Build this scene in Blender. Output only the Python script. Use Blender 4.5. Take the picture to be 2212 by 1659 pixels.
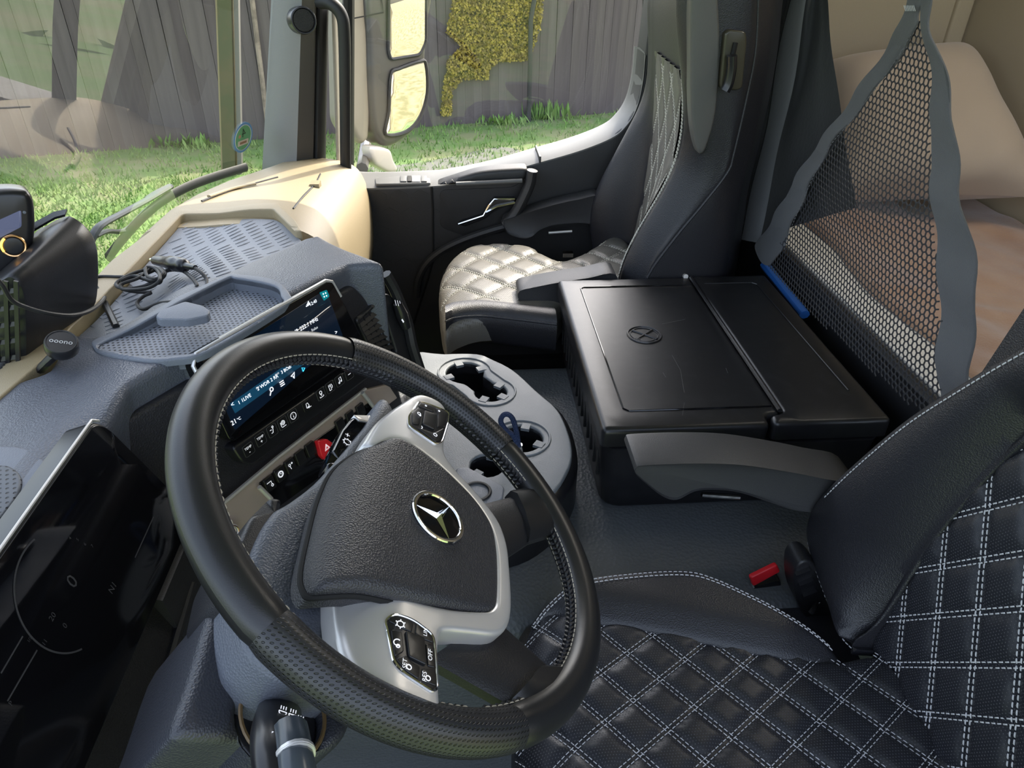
import bpy, math, random
import numpy as np
from mathutils import Vector, Matrix
from mathutils.geometry import delaunay_2d_cdt

for o in list(bpy.data.objects): bpy.data.objects.remove(o, do_unlink=True)
SC = bpy.context.scene
COL = SC.collection
R = math.radians
rnd = random.Random(7)

# ------------------------------------------------------------------ camera
# units: metres; x = towards the rear of the truck, y = towards the passenger side, z = up, z 0 = cab floor
CAM = Vector((0.0, 0.0, 1.32))
FPX, PCX, PCY = 1533.0, 1106.0, 829.5
_Y = Vector((-0.08871, 0.65851, -1.0)).normalized()
_X = Vector((1, 0.03, (_Y[0] + _Y[1] * 0.03) / -_Y[2])).normalized()
_Z = _X.cross(_Y)
CROT = Matrix((_X, _Y, _Z))            # camera axes -> world axes
cd = bpy.data.cameras.new('camera'); cam = bpy.data.objects.new('camera', cd); COL.objects.link(cam)
cam.matrix_world = Matrix.Translation(CAM) @ CROT.to_4x4()
cd.sensor_fit = 'HORIZONTAL'; cd.sensor_width = 36.0; cd.lens = 36.0 * FPX / 2212.0
cd.clip_start = 0.02; cd.clip_end = 300
SC.camera = cam

# ------------------------------------------------------------------ light
SUN_TO = Vector((0.45, 0.80, 0.85)).normalized()      # direction to the sun: right and a little behind the truck
w = bpy.data.worlds.new('sky'); SC.world = w; w.use_nodes = True
nt = w.node_tree; nt.nodes.clear()
bg = nt.nodes.new('ShaderNodeBackground'); wo = nt.nodes.new('ShaderNodeOutputWorld')
sky = nt.nodes.new('ShaderNodeTexSky'); sky.sky_type = 'NISHITA'; sky.sun_disc = False
sky.sun_elevation = math.asin(SUN_TO.z); sky.sun_rotation = math.atan2(SUN_TO.x, SUN_TO.y)
sky.air_density = 1.0; sky.dust_density = 4.0; sky.ozone_density = 1.0
bg.inputs['Strength'].default_value = 0.46
hs_ = nt.nodes.new('ShaderNodeHueSaturation'); hs_.inputs['Saturation'].default_value = 0.62
nt.links.new(sky.outputs[0], hs_.inputs['Color']); nt.links.new(hs_.outputs[0], bg.inputs[0]); nt.links.new(bg.outputs[0], wo.inputs[0])
sl = bpy.data.lights.new('sun', 'SUN'); sl.energy = 4.3; sl.angle = R(0.6); sl.color = (1.0, 0.91, 0.74)
so = bpy.data.objects.new('sun', sl); COL.objects.link(so)
so.rotation_euler = SUN_TO.to_track_quat('Z', 'Y').to_euler(); so.location = (0, 8, 10)
vs = SC.view_settings
vs.view_transform = 'Standard'; vs.look = 'None'; vs.gamma = 1.0; vs.use_curve_mapping = False
vs.exposure = 0.80

# ------------------------------------------------------------------ geometry helpers
def ray(px, py): return CROT @ Vector(((px - PCX) / FPX, -(py - PCY) / FPX, -1.0))
def on(px, py, p0, n):
    r = ray(px, py); return CAM + r * ((p0 - CAM).dot(n) / r.dot(n))
def atz(px, py, z): return on(px, py, Vector((0, 0, z)), Vector((0, 0, 1)))
def aty(px, py, y): return on(px, py, Vector((0, y, 0)), Vector((0, 1, 0)))
def atx(px, py, x): return on(px, py, Vector((x, 0, 0)), Vector((1, 0, 0)))

class Frame:
    def __init__(s, o, a, b):
        s.o = Vector(o); s.a = Vector(a).normalized(); s.b = Vector(b).normalized(); s.n = s.a.cross(s.b).normalized()
    def w(s, u, v, h=0.0): return s.o + s.a * u + s.b * v + s.n * h
    def px(s, x, y, h=0.0):
        p = on(x, y, s.o + s.n * h, s.n) - s.o
        return (p.dot(s.a), p.dot(s.b))
    def pxs(s, pts, h=0.0): return [s.px(x, y, h) for x, y in pts]
HZ = lambda z: Frame((0, 0, z), (1, 0, 0), (0, 1, 0))      # horizontal plane

def spline(pts, n=8, closed=True):
    """Catmull-Rom through pts; a point given as (x, y, 0) is a sharp corner."""
    P = [tuple(p) for p in pts]; m = len(P); out = []
    dim = 2 if not isinstance(pts[0], Vector) else 3
    V = [np.array(p[:dim], float) for p in P]
    sharp = [dim == 2 and len(p) == 3 for p in P]
    rng_ = range(m) if closed else range(m - 1)
    for i in rng_:
        p1, p2 = V[i], V[(i + 1) % m]
        p0 = V[(i - 1) % m] if (closed or i > 0) else 2 * p1 - p2
        p3 = V[(i + 2) % m] if (closed or i < m - 2) else 2 * p2 - p1
        if sharp[i]: p0 = 2 * p1 - p2
        if sharp[(i + 1) % m]: p3 = 2 * p2 - p1
        for k in range(n):
            t = k / n
            q = 0.5 * ((2 * p1) + (p2 - p0) * t + (2 * p0 - 5 * p1 + 4 * p2 - p3) * t * t + (3 * p1 - p0 - 3 * p2 + p3) * t ** 3)
            out.append(tuple(q))
    if not closed: out.append(tuple(V[-1]))
    return out
def v3(pts): return [Vector(p) for p in pts]
def rrect(u0, v0, u1, v1, r, n=5):
    out = []
    for cx, cy, a0 in ((u1 - r, v1 - r, 0), (u0 + r, v1 - r, 90), (u0 + r, v0 + r, 180), (u1 - r, v0 + r, 270)):
        for k in range(n + 1):
            a = R(a0 + 90 * k / n); out.append((cx + r * math.cos(a), cy + r * math.sin(a)))
    return out
def rpoly(pts, r, n=4):
    """polygon with every corner rounded by r"""
    out = []; m = len(pts)
    for i in range(m):
        a, b, c = (np.array(pts[(i + k) % m][:2], float) for k in (-1, 0, 1))
        d1 = (a - b); d2 = (c - b); l1 = np.linalg.norm(d1); l2 = np.linalg.norm(d2)
        rr = min(r, l1 * .45, l2 * .45); p = b + d1 / l1 * rr; q = b + d2 / l2 * rr
        for k in range(n + 1):
            t = k / n; out.append(tuple((1 - t) ** 2 * p + 2 * t * (1 - t) * b + t * t * q))
    return out
def circle(cx, cy, r, n=32): return [(cx + r * math.cos(2 * math.pi * k / n), cy + r * math.sin(2 * math.pi * k / n)) for k in range(n)]
def area2(P): return sum(P[i][0] * P[(i + 1) % len(P)][1] - P[(i + 1) % len(P)][0] * P[i][1] for i in range(len(P)))
def inside(P, x, y):
    c = False; n = len(P); j = n - 1
    for i in range(n):
        if (P[i][1] > y) != (P[j][1] > y) and x < (P[j][0] - P[i][0]) * (y - P[i][1]) / (P[j][1] - P[i][1]) + P[i][0]: c = not c
        j = i
    return c
def inside_np(P, Q):
    P = np.asarray(P); Q = np.asarray(Q); c = np.zeros(len(Q), bool); n = len(P); j = n - 1
    for i in range(n):
        with np.errstate(divide='ignore', invalid='ignore'):
            m = ((P[i, 1] > Q[:, 1]) != (P[j, 1] > Q[:, 1])) & (Q[:, 0] < (P[j, 0] - P[i, 0]) * (Q[:, 1] - P[i, 1]) / (P[j, 1] - P[i, 1]) + P[i, 0])
        c ^= m; j = i
    return c
def dist_np(L, Q):
    Q = np.asarray(Q); best = np.full(len(Q), 1e9)
    for P in L:
        P = np.asarray(P); A = P; B = np.roll(P, -1, 0)
        for a, b in zip(A, B):
            ab = b - a; l = ab @ ab
            t = np.clip(((Q - a) @ ab) / l, 0, 1) if l > 0 else np.zeros(len(Q))
            d = Q - a - t[:, None] * ab
            best = np.minimum(best, (d * d).sum(1))
    return np.sqrt(best)
def resample(P, step, closed=True):
    P = [np.array(p[:2], float) for p in P]; out = []; m = len(P)
    for i in range(m if closed else m - 1):
        a, b = P[i], P[(i + 1) % m]; l = np.linalg.norm(b - a)
        if l < 1e-7: continue
        k = max(1, int(round(l / step)))
        for j in range(k): out.append(tuple(a + (b - a) * j / k))
    if not closed: out.append(tuple(P[-1]))
    return out

# ------------------------------------------------------------------ objects
class Thing:
    """An Empty at the thing's base that parents its parts."""
    def __init__(s, name, base, label=None, cat=None, group=None, kind=None, single=False):
        s.base = Vector(base); s.single = single; s.name = name; s.props = dict(label=label, category=cat, group=group, kind=kind)
        s.root = None
        if not single:
            s.root = bpy.data.objects.new(name, None); COL.objects.link(s.root); s.root.location = s.base
            s.root.empty_display_size = 0.03; s.tag(s.root)
    def tag(s, o):
        for k, v in s.props.items():
            if v: o[k] = v
    def link(s, name, me, parent=None, label=None, kind=None):
        o = bpy.data.objects.new(name, me); COL.objects.link(o)
        if s.single:
            o.location = s.base; s.tag(o); s.root = o; s.single = False
        else: o.parent = parent or s.root
        if label: o['label'] = label
        if kind: o['kind'] = kind
        return o
    def add(s, name, verts, faces, mat, parent=None, smooth=True, angle=40, uvs=None, label=None, kind=None):
        me = bpy.data.meshes.new(name)
        b = s.base
        me.from_pydata([(p[0] - b[0], p[1] - b[1], p[2] - b[2]) for p in verts], [], faces)
        if uvs is not None:
            ul = me.uv_layers.new(name='UVMap'); li = np.zeros(len(me.loops), np.int32); me.loops.foreach_get('vertex_index', li)
            ul.data.foreach_set('uv', np.asarray(uvs, np.float32)[li].ravel())
        me.validate(); me.update()
        if smooth:
            me.polygons.foreach_set('use_smooth', [True] * len(me.polygons))
            try: me.set_sharp_from_angle(angle=R(angle))
            except Exception: pass
        me.materials.append(mat)
        return s.link(name, me, parent, label, kind)

def G():   # mesh accumulator
    return [[], []]
def ext(g, vf):
    n = len(g[0]); g[0].extend(vf[0]); g[1].extend([tuple(i + n for i in f) for f in vf[1]])

def box(c, s, rot=None):
    """box centred at c with full sizes s; rot = 3x3 matrix"""
    vs_ = []
    for x in (-.5, .5):
        for y in (-.5, .5):
            for z in (-.5, .5):
                p = Vector((x * s[0], y * s[1], z * s[2]))
                if rot is not None: p = rot @ p
                vs_.append(Vector(c) + p)
    return vs_, [(0, 1, 3, 2), (4, 6, 7, 5), (0, 4, 5, 1), (2, 3, 7, 6), (0, 2, 6, 4), (1, 5, 7, 3)]
def fbox(fr, u0, u1, v0, v1, h0, h1):
    P = [fr.w(u, v, h) for u in (u0, u1) for v in (v0, v1) for h in (h0, h1)]
    return P, [(0, 1, 3, 2), (4, 6, 7, 5), (0, 4, 5, 1), (2, 3, 7, 6), (0, 2, 6, 4), (1, 5, 7, 3)]

def tube(path, r, seg=10, closed=False, caps=True, flat=None):
    """tube along path; r number, list, or list of (ra, rb)"""
    P = [Vector(p) for p in path]; m = len(P); vs_, fs = [], []
    up = None
    for i in range(m):
        a = P[(i - 1) % m] if (closed or i > 0) else P[i]
        b = P[(i + 1) % m] if (closed or i < m - 1) else P[i]
        t = (b - a).normalized()
        if up is None:
            up = flat.copy() if flat is not None else (Vector((0, 0, 1)) if abs(t.z) < .9 else Vector((1, 0, 0)))
        if flat is not None: up = flat.copy()
        s1 = t.cross(up).normalized(); up = s1.cross(t).normalized()
        rr = r[i] if isinstance(r, (list, tuple)) else r
        ra, rb = rr if isinstance(rr, (list, tuple)) else (rr, rr)
        for k in range(seg):
            an = 2 * math.pi * k / seg
            vs_.append(P[i] + s1 * math.cos(an) * ra + up * math.sin(an) * rb)
    for i in range(m if closed else m - 1):
        for k in range(seg):
            a = i * seg + k; b = i * seg + (k + 1) % seg; c = ((i + 1) % m) * seg + (k + 1) % seg; d = ((i + 1) % m) * seg + k
            fs.append((a, d, c, b))
    if caps and not closed:
        fs.append(tuple(range(seg))); fs.append(tuple(range((m - 1) * seg + seg - 1, (m - 1) * seg - 1, -1)))
    return vs_, fs
def ribbon(path, n, w, t=0.0008):
    """flat strip of width w along path, thickness t along normal n (Vector or list)"""
    P = [Vector(p) for p in path]; m = len(P); vs_, fs = [], []
    for i in range(m):
        a = P[max(0, i - 1)]; b = P[min(m - 1, i + 1)]; tt = (b - a).normalized()
        nn = n[i] if isinstance(n, list) else n
        s1 = tt.cross(nn).normalized() * (w / 2)
        vs_ += [P[i] - s1, P[i] + s1, P[i] + s1 + nn * t, P[i] - s1 + nn * t]
    for i in range(m - 1):
        for k in range(4):
            fs.append((i * 4 + k, i * 4 + (k + 1) % 4, i * 4 + 4 + (k + 1) % 4, i * 4 + 4 + k))
    fs.append((3, 2, 1, 0)); fs.append(tuple(4 * (m - 1) + k for k in range(4)))
    return vs_, fs
def loft(rings, closed=True, caps=True):
    m = len(rings[0]); vs_ = [Vector(p) for r_ in rings for p in r_]; fs = []
    for i in range(len(rings) - 1):
        for k in range(m if closed else m - 1):
            fs.append((i * m + k, i * m + (k + 1) % m, (i + 1) * m + (k + 1) % m, (i + 1) * m + k))
    if caps and closed:
        fs.append(tuple(range(m - 1, -1, -1))); fs.append(tuple((len(rings) - 1) * m + k for k in range(m)))
    return vs_, fs
def gridmesh(fn, nu, nv, u0=0, u1=1, v0=0, v1=1):
    vs_, fs, uv = [], [], []
    for i in range(nu + 1):
        for j in range(nv + 1):
            u = u0 + (u1 - u0) * i / nu; v = v0 + (v1 - v0) * j / nv
            vs_.append(Vector(fn(u, v))); uv.append((u, v))
    for i in range(nu):
        for j in range(nv):
            a = i * (nv + 1) + j; fs.append((a, a + nv + 1, a + nv + 2, a + 1))
    return vs_, fs, uv

def sheet_data(outer, fr, hf=None, th=0.01, r=0.004, res=0.02, holes=(), bstep=None, bottom=False, nring=4, wall_holes=True):
    """a panel: polygon outline in a frame, surface height hf(u, v), rounded edge r, side walls th deep"""
    if hf is None: hf = lambda u, v: 0.0
    bs = bstep or res
    out = resample(outer, bs)
    if area2(out) < 0: out = out[::-1]
    hs = [resample(h, bs) for h in holes]
    hs = [h[::-1] if area2(h) > 0 else h for h in hs]
    loops = [out] + hs
    pts = []; edges = []
    for L in loops:
        n0 = len(pts); pts += L; edges += [(n0 + i, n0 + (i + 1) % len(L)) for i in range(len(L))]
    nb = len(pts)
    cand = []; want = []
    rad = max(r, 1e-5)
    if r > 0:
        for a in range(1, nring + 1):
            d = r * (1 - math.cos(math.pi / 2 * a / nring))
            for L in loops:
                m = len(L)
                for i in range(m):
                    x0, y0 = L[i - 1]; x1, y1 = L[(i + 1) % m]; tx, ty = x1 - x0, y1 - y0; l = math.hypot(tx, ty) or 1
                    cand.append((L[i][0] - ty / l * d, L[i][1] + tx / l * d)); want.append(d)
    U = [p[0] for p in out]; Vv = [p[1] for p in out]
    us = np.arange(min(U) + res * .5, max(U), res); vv = np.arange(min(Vv) + res * .5, max(Vv), res)
    gx, gy = np.meshgrid(us, vv); gq = np.stack([gx.ravel(), gy.ravel()], 1)
    if len(cand): Q = np.concatenate([np.array(cand), gq]) if len(gq) else np.array(cand)
    else: Q = gq
    wd = np.concatenate([np.array(want), np.full(len(gq), r + res * .45)]) if len(cand) else np.full(len(gq), res * .45)
    if len(Q):
        D = dist_np(loops, Q); ok = (D > wd * .93 - 1e-9) & inside_np(out, Q)
        for h in hs: ok &= ~inside_np(h, Q)
        pts += [tuple(q) for q in Q[ok]]; dd = list(D[ok])
    else: dd = []
    dd = [0.0] * nb + dd
    res_ = delaunay_2d_cdt([Vector(p) for p in pts], edges, [], 0, 1e-7)
    nv, nf, ov = res_[0], res_[2], res_[3]
    C = np.array([[(nv[f[0]][k] + nv[f[1]][k] + nv[f[2]][k]) / 3 for k in (0, 1)] for f in nf])
    keep = inside_np(out, C)
    for h in hs: keep &= ~inside_np(h, C)
    depth = []
    for i in range(len(nv)):
        d = dd[ov[i][0]] if ov[i] else 0.0
        depth.append(rad - math.sqrt(max(0, rad * rad - (rad - d) ** 2)) if (r > 0 and d < rad) else 0.0)
    vs_ = [fr.w(nv[i][0], nv[i][1], hf(nv[i][0], nv[i][1]) - depth[i]) for i in range(len(nv))]
    uv = [(p[0], p[1]) for p in nv]
    fs = []
    for f, k in zip(nf, keep):
        if k:
            a, b, c = (nv[i] for i in f)
            if (b[0] - a[0]) * (c[1] - a[1]) - (c[0] - a[0]) * (b[1] - a[1]) < 0: f = f[::-1]
            fs.append(tuple(f))
    inv = {}
    for i, o_ in enumerate(ov):
        for k in o_: inv.setdefault(k, i)
    n0 = 0
    for li, L in enumerate(loops):
        m = len(L); idx = [inv[n0 + i] for i in range(m)]; base_ = len(vs_)
        for i in range(m):
            u, v = L[i]; vs_.append(fr.w(u, v, hf(u, v) - max(th, rad))); uv.append((u - th, v - th))
        for i in range(m):
            j = (i + 1) % m; fs.append((idx[i], base_ + i, base_ + j, idx[j]))
        if bottom and li == 0: fs.append(tuple(base_ + i for i in range(m - 1, -1, -1)))
        n0 += m
    return vs_, fs, uv
def sheet(T, name, outer, fr, mat, parent=None, label=None, kind=None, angle=50, **k):
    v_, f_, uv = sheet_data(outer, fr, **k)
    return T.add(name, v_, f_, mat, parent, True, angle, uv, label, kind)

def dashes(path, nrm, ln=0.006, gap=0.0025, wd=0.0016, ht=0.001):
    """stitches along a 3D path"""
    P = [Vector(p) for p in path]; g = G()
    N = nrm if isinstance(nrm, list) else [nrm] * len(P)
    S = [0.0]
    for a, b in zip(P, P[1:]): S.append(S[-1] + (b - a).length)
    L = S[-1]; s = 0.0; i = 0
    def at(q):
        k = 0
        lo, hi = 0, len(S) - 1
        while hi - lo > 1:
            md = (lo + hi) // 2
            if S[md] <= q: lo = md
            else: hi = md
        d = S[hi] - S[lo] or 1; t = (q - S[lo]) / d
        return P[lo].lerp(P[hi], t), N[lo].lerp(N[hi], t)
    while s + ln < L:
        a, n1 = at(s); b, _ = at(s + ln); t = b - a
        if t.length > 1e-6:
            sd = t.cross(n1).normalized() * wd / 2; n1 = n1.normalized()
            m_ = (a + b) / 2 + n1 * ht; e = t * .22
            v_ = [a - sd, a + sd, b + sd, b - sd, m_ - e - sd * .5, m_ - e + sd * .5, m_ + e + sd * .5, m_ + e - sd * .5]
            ext(g, (v_, [(0, 1, 5, 4), (1, 2, 6, 5), (2, 3, 7, 6), (3, 0, 4, 7), (4, 5, 6, 7)]))
        s += ln + gap
    return g

_tc = {}
def text_data(body, size, fr, u, v, h=0.0006, ex=0.0002, align='CENTER', flip=False, rot=0.0):
    key = (body, align)
    if key not in _tc:
        c = bpy.data.curves.new('t', 'FONT'); c.body = body; c.align_x = align; c.align_y = 'CENTER'; c.resolution_u = 2
        ob = bpy.data.objects.new('t', c); me = ob.to_mesh()
        _tc[key] = ([tuple(p.co) for p in me.vertices], [tuple(p.vertices) for p in me.polygons])
        ob.to_mesh_clear(); bpy.data.objects.remove(ob); bpy.data.curves.remove(c)
    V_, F_ = _tc[key]; ca, sa = math.cos(rot), math.sin(rot); sx = -1 if flip else 1
    out = []
    for x, y, z in V_:
        x *= sx * size; y *= size
        out.append(fr.w(u + x * ca - y * sa, v + x * sa + y * ca, h))
    return out, list(F_)

# ------------------------------------------------------------------ materials
def M(name, col, rough=0.5, metal=0.0, spec=0.5, bump=None, var=None, emit=None, alpha=None, coat=0.0, sheen=0.0, dots=None, brush=None):
    m = bpy.data.materials.new(name); m.use_nodes = True; t = m.node_tree; p = t.nodes['Principled BSDF']
    c = tuple(col) + (1,)
    p.inputs['Base Color'].default_value = c; p.inputs['Roughness'].default_value = rough; p.inputs['Metallic'].default_value = metal
    p.inputs['Specular IOR Level'].default_value = spec; p.inputs['Coat Weight'].default_value = coat; p.inputs['Sheen Weight'].default_value = sheen
    m.diffuse_color = c
    L = t.links.new; N = t.nodes.new
    co = N('ShaderNodeTexCoord')
    hgt = None
    if bump:
        for kind, sc, st in (bump if isinstance(bump, list) else [bump]):
            if kind == 'vor':
                x = N('ShaderNodeTexVoronoi'); x.feature = 'SMOOTH_F1' if False else 'F1'; x.inputs['Scale'].default_value = sc; o = x.outputs['Distance']
            elif kind == 'wave':
                x = N('ShaderNodeTexWave'); x.inputs['Scale'].default_value = sc; x.inputs['Distortion'].default_value = 1.0; o = x.outputs['Fac']
            else:
                x = N('ShaderNodeTexNoise'); x.inputs['Scale'].default_value = sc; x.inputs['Detail'].default_value = 3; o = x.outputs['Fac']
            L(co.outputs['Object'], x.inputs['Vector'])
            b = N('ShaderNodeBump'); b.inputs['Strength'].default_value = st; b.inputs['Distance'].default_value = 0.002
            L(o, b.inputs['Height'])
            if hgt is not None: L(hgt, b.inputs['Normal'])
            hgt = b.outputs['Normal']
    if var:
        sc, c2, lo, hi = var[:4]
        x = N('ShaderNodeTexNoise'); x.inputs['Scale'].default_value = sc; x.inputs['Detail'].default_value = 5
        mp = N('ShaderNodeMapping'); L(co.outputs['Object'], mp.inputs[0]); L(mp.outputs[0], x.inputs['Vector'])
        if len(var) > 4: mp.inputs['Scale'].default_value = var[4]
        rp = N('ShaderNodeMapRange'); rp.inputs[1].default_value = lo; rp.inputs[2].default_value = hi; L(x.outputs['Fac'], rp.inputs[0])
        mx = N('ShaderNodeMix'); mx.data_type = 'RGBA'; mx.inputs[6].default_value = c; mx.inputs[7].default_value = tuple(c2) + (1,)
        L(rp.outputs[0], mx.inputs[0]); L(mx.outputs[2], p.inputs['Base Color'])
    if brush:
        x = N('ShaderNodeTexNoise'); mp = N('ShaderNodeMapping'); mp.inputs['Scale'].default_value = brush
        L(co.outputs['Object'], mp.inputs[0]); L(mp.outputs[0], x.inputs['Vector']); x.inputs['Scale'].default_value = 1; x.inputs['Detail'].default_value = 4
        rp = N('ShaderNodeMapRange'); rp.inputs[3].default_value = rough - .1; rp.inputs[4].default_value = rough + .15
        L(x.outputs['Fac'], rp.inputs[0]); L(rp.outputs[0], p.inputs['Roughness'])
        b = N('ShaderNodeBump'); b.inputs['Strength'].default_value = .15; b.inputs['Distance'].default_value = .0006
        L(x.outputs['Fac'], b.inputs['Height']); hgt = b.outputs['Normal']
    if dots:     # perforated leather: staggered holes at a pitch given in metres on the UV map
        pitch, rad, dcol = dots[:3]; asp = dots[3] if len(dots) > 3 else 1.0
        sep = N('ShaderNodeSeparateXYZ'); L(co.outputs['UV'], sep.inputs[0])
        def mth(op, a, b=None):
            x = N('ShaderNodeMath'); x.operation = op
            for i, q in enumerate((a, b)):
                if q is None: continue
                if isinstance(q, (int, float)): x.inputs[i].default_value = q
                else: L(q, x.inputs[i])
            return x.outputs[0]
        a = mth('DIVIDE', sep.outputs[0], pitch * asp); b_ = mth('DIVIDE', sep.outputs[1], pitch)
        row = mth('FLOOR', b_); off = mth('MULTIPLY', mth('MODULO', row, 2.0), 0.5)
        fx = mth('SUBTRACT', mth('FRACT', mth('ADD', a, off)), 0.5); fy = mth('SUBTRACT', mth('FRACT', b_), 0.5)
        d = mth('SQRT', mth('ADD', mth('MULTIPLY', mth('MULTIPLY', fx, fx), asp * asp), mth('MULTIPLY', fy, fy)))
        rp = N('ShaderNodeMapRange'); rp.inputs[1].default_value = rad; rp.inputs[2].default_value = rad + .12; L(d, rp.inputs[0])
        mx = N('ShaderNodeMix'); mx.data_type = 'RGBA'; mx.inputs[7].default_value = c; mx.inputs[6].default_value = tuple(dcol) + (1,)
        L(rp.outputs[0], mx.inputs[0]); L(mx.outputs[2], p.inputs['Base Color'])
        b = N('ShaderNodeBump'); b.inputs['Strength'].default_value = .8; b.inputs['Distance'].default_value = pitch * .25
        L(rp.outputs[0], b.inputs['Height'])
        if hgt is not None: L(hgt, b.inputs['Normal'])
        hgt = b.outputs['Normal']
    if hgt is not None: L(hgt, p.inputs['Normal'])
    if emit:
        p.inputs['Emission Color'].default_value = tuple(emit[0]) + (1,); p.inputs['Emission Strength'].default_value = emit[1]
    return m
def glass_mat(name, tint, k=1.6):
    m = bpy.data.materials.new(name); m.use_nodes = True; t = m.node_tree; t.nodes.clear(); N = t.nodes.new; L = t.links.new
    o = N('ShaderNodeOutputMaterial'); mix = N('ShaderNodeMixShader'); tr = N('ShaderNodeBsdfTransparent'); gl = N('ShaderNodeBsdfGlossy')
    fr_ = N('ShaderNodeFresnel'); fr_.inputs[0].default_value = 1.5; mu = N('ShaderNodeMath'); mu.operation = 'MULTIPLY'; mu.inputs[1].default_value = k; mu.use_clamp = True
    tr.inputs[0].default_value = tuple(tint) + (1,); gl.inputs['Roughness'].default_value = 0.0
    ge = N('ShaderNodeNewGeometry'); L(ge.outputs['Normal'], fr_.inputs['Normal'])
    L(fr_.outputs[0], mu.inputs[0]); L(mu.outputs[0], mix.inputs[0]); L(tr.outputs[0], mix.inputs[1]); L(gl.outputs[0], mix.inputs[2]); L(mix.outputs[0], o.inputs[0])
    return m

m_leather = M('black_leather', (.017, .017, .021), .42, bump=('vor', 520, .25))
m_leather_soft = M('grained_dash_leather', (.085, .093, .113), .40, bump=('vor', 420, .35))
m_rim = M('smooth_rim_leather', (.014, .014, .015), .33, bump=('noise', 900, .06))
m_perf = M('perforated_rim_leather', (.02, .02, .022), .36, dots=(.0042, .16, (.002, .002, .002)))
m_perfseat = M('perforated_seat_leather', (.015, .016, .021), .42, dots=(.0036, .10, (.08, .08, .09), 1.0), bump=('noise', 60, .1))
m_perfpass_lit = M('passenger_leather_lit', (.13, .122, .105), .4, dots=(.005, .12, (.16, .15, .13)), bump=('noise', 60, .1))  # paler than the driver's leather: brighter light painted into the colour
m_plast = M('black_plastic', (.012, .012, .014), .45, bump=('vor', 700, .12))
m_plast_s = M('satin_black_plastic', (.012, .012, .014), .28)
m_gloss = M('gloss_black', (.004, .004, .005), .06)
m_grey = M('grey_grained_plastic', (.14, .155, .185), .5, bump=('vor', 600, .15))
m_dashgrey = M('dash_top_plastic', (.175, .192, .225), .5, bump=('vor', 650, .2))
m_console = M('console_plastic', (.145, .16, .175), .5, bump=('vor', 700, .15))
m_silver = M('satin_silver', (.66, .64, .62), .34, .55)
m_chrome = M('chrome', (.85, .85, .85), .08, 1)
m_brush = M('brushed_bronze_trim', (.52, .43, .37), .38, .5, brush=(20, 20, 900))
m_rubber = M('rubber', (.012, .012, .012), .6)
m_tunnel = M('tunnel_vinyl', (.085, .094, .102), .5, bump=('vor', 170, .5))
m_thread = M('white_thread', (.50, .50, .52), .7)
m_thread_d = M('cream_thread', (.5, .45, .36), .7)
m_fab = M('grey_webbing', (.10, .102, .108), .7, bump=('noise', 900, .4), sheen=.2)
m_curt = M('dark_curtain', (.016, .017, .019), .75, bump=('noise', 120, .25), sheen=.3)
m_net = M('net_mesh', (.03, .031, .036), .6)
m_beige = M('beige_felt', (.40, .34, .25), .9, bump=('noise', 400, .2))
m_pill = M('pillow_cotton', (.42, .335, .26), .9, bump=[('noise', 30, .35), ('noise', 500, .1)], sheen=.3)
m_blank = M('plush_blanket', (.45, .28, .18), .95, bump=[('noise', 25, .6), ('noise', 260, .6)], var=(9, (.36, .20, .12), .35, .7), sheen=.5)
m_wt = M('white_print', (.8, .8, .82), .5, emit=((.9, .92, 1), .35))
m_lcd = M('lit_display_text', (.6, .65, .7), .5, emit=((.85, .9, 1), 1.0))
m_lcdb = M('lit_display_blue', (.0, .05, .1), .4, emit=((.02, .12, .25), .15))
m_dim = M('dim_cluster_print', (.03, .03, .033), .5, emit=((.6, .62, .68), .004))
m_red = M('red_plastic', (.75, .02, .03), .35)
m_key = M('black_key', (.01, .01, .011), .3)
m_keyl = M('key_outline', (.09, .09, .095), .4)
m_black = M('dark_recess', (.004, .004, .004), .8)
m_carpet = M('black_carpet', (.012, .012, .013), 1, bump=('noise', 500, 1))
m_rope = M('navy_braided_cord', (.015, .03, .085), .7, bump=('vor', 450, .8))
m_bluest = M('blue_edge_plastic', (.01, .07, .26), .45)
m_roof = M('headliner', (.36, .33, .29), .9)
# ================================================================== outside
def S(name, base=(0, 0, 0), **k): return Thing(name, base, kind='structure', **k)
GZ = -1.4
m_grass = M('lawn', (.10, .18, .04), .9, bump=('noise', 14, .9), var=(2.5, (.17, .19, .08), .42, .6))
m_field = M('dry_field', (.29, .24, .115), .95, bump=('noise', 8, .8), var=(2.2, (.15, .14, .05), .4, .6))
m_gravel = M('gravel', (.14, .14, .115), .95, bump=('noise', 40, 1), var=(6, (.09, .125, .05), .45, .6))
m_wood = [M('weathered_plank_%d' % i, c, .85, var=(6, d, .35, .65, (1, 1, .08)), bump=('noise', 60, .3)) for i, (c, d) in enumerate([
    ((.14, .11, .104), (.09, .069, .066)), ((.155, .124, .117), (.10, .08, .076)), ((.125, .098, .094), (.082, .062, .06)), ((.145, .115, .105), (.092, .072, .067))])]
m_gblade = M('grass_blades', (.145, .27, .05), .8, var=(2, (.22, .30, .085), .4, .6))
t = S('ground_lawn', single=True); v_, f_, uv = gridmesh(lambda u, v: (u, v, GZ), 8, 8, -40, 60, -40, 60); t.add('ground_lawn', v_, f_, m_grass)
t = S('ground_dry_field', single=True)
t.add('ground_dry_field', [Vector(p) for p in ((3.6, -40, GZ + .012), (60, -40, GZ + .012), (60, 60, GZ + .012), (9, 60, GZ + .012), (6.5, 9, GZ + .012))], [(0, 1, 2, 3, 4)], m_field)
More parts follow.
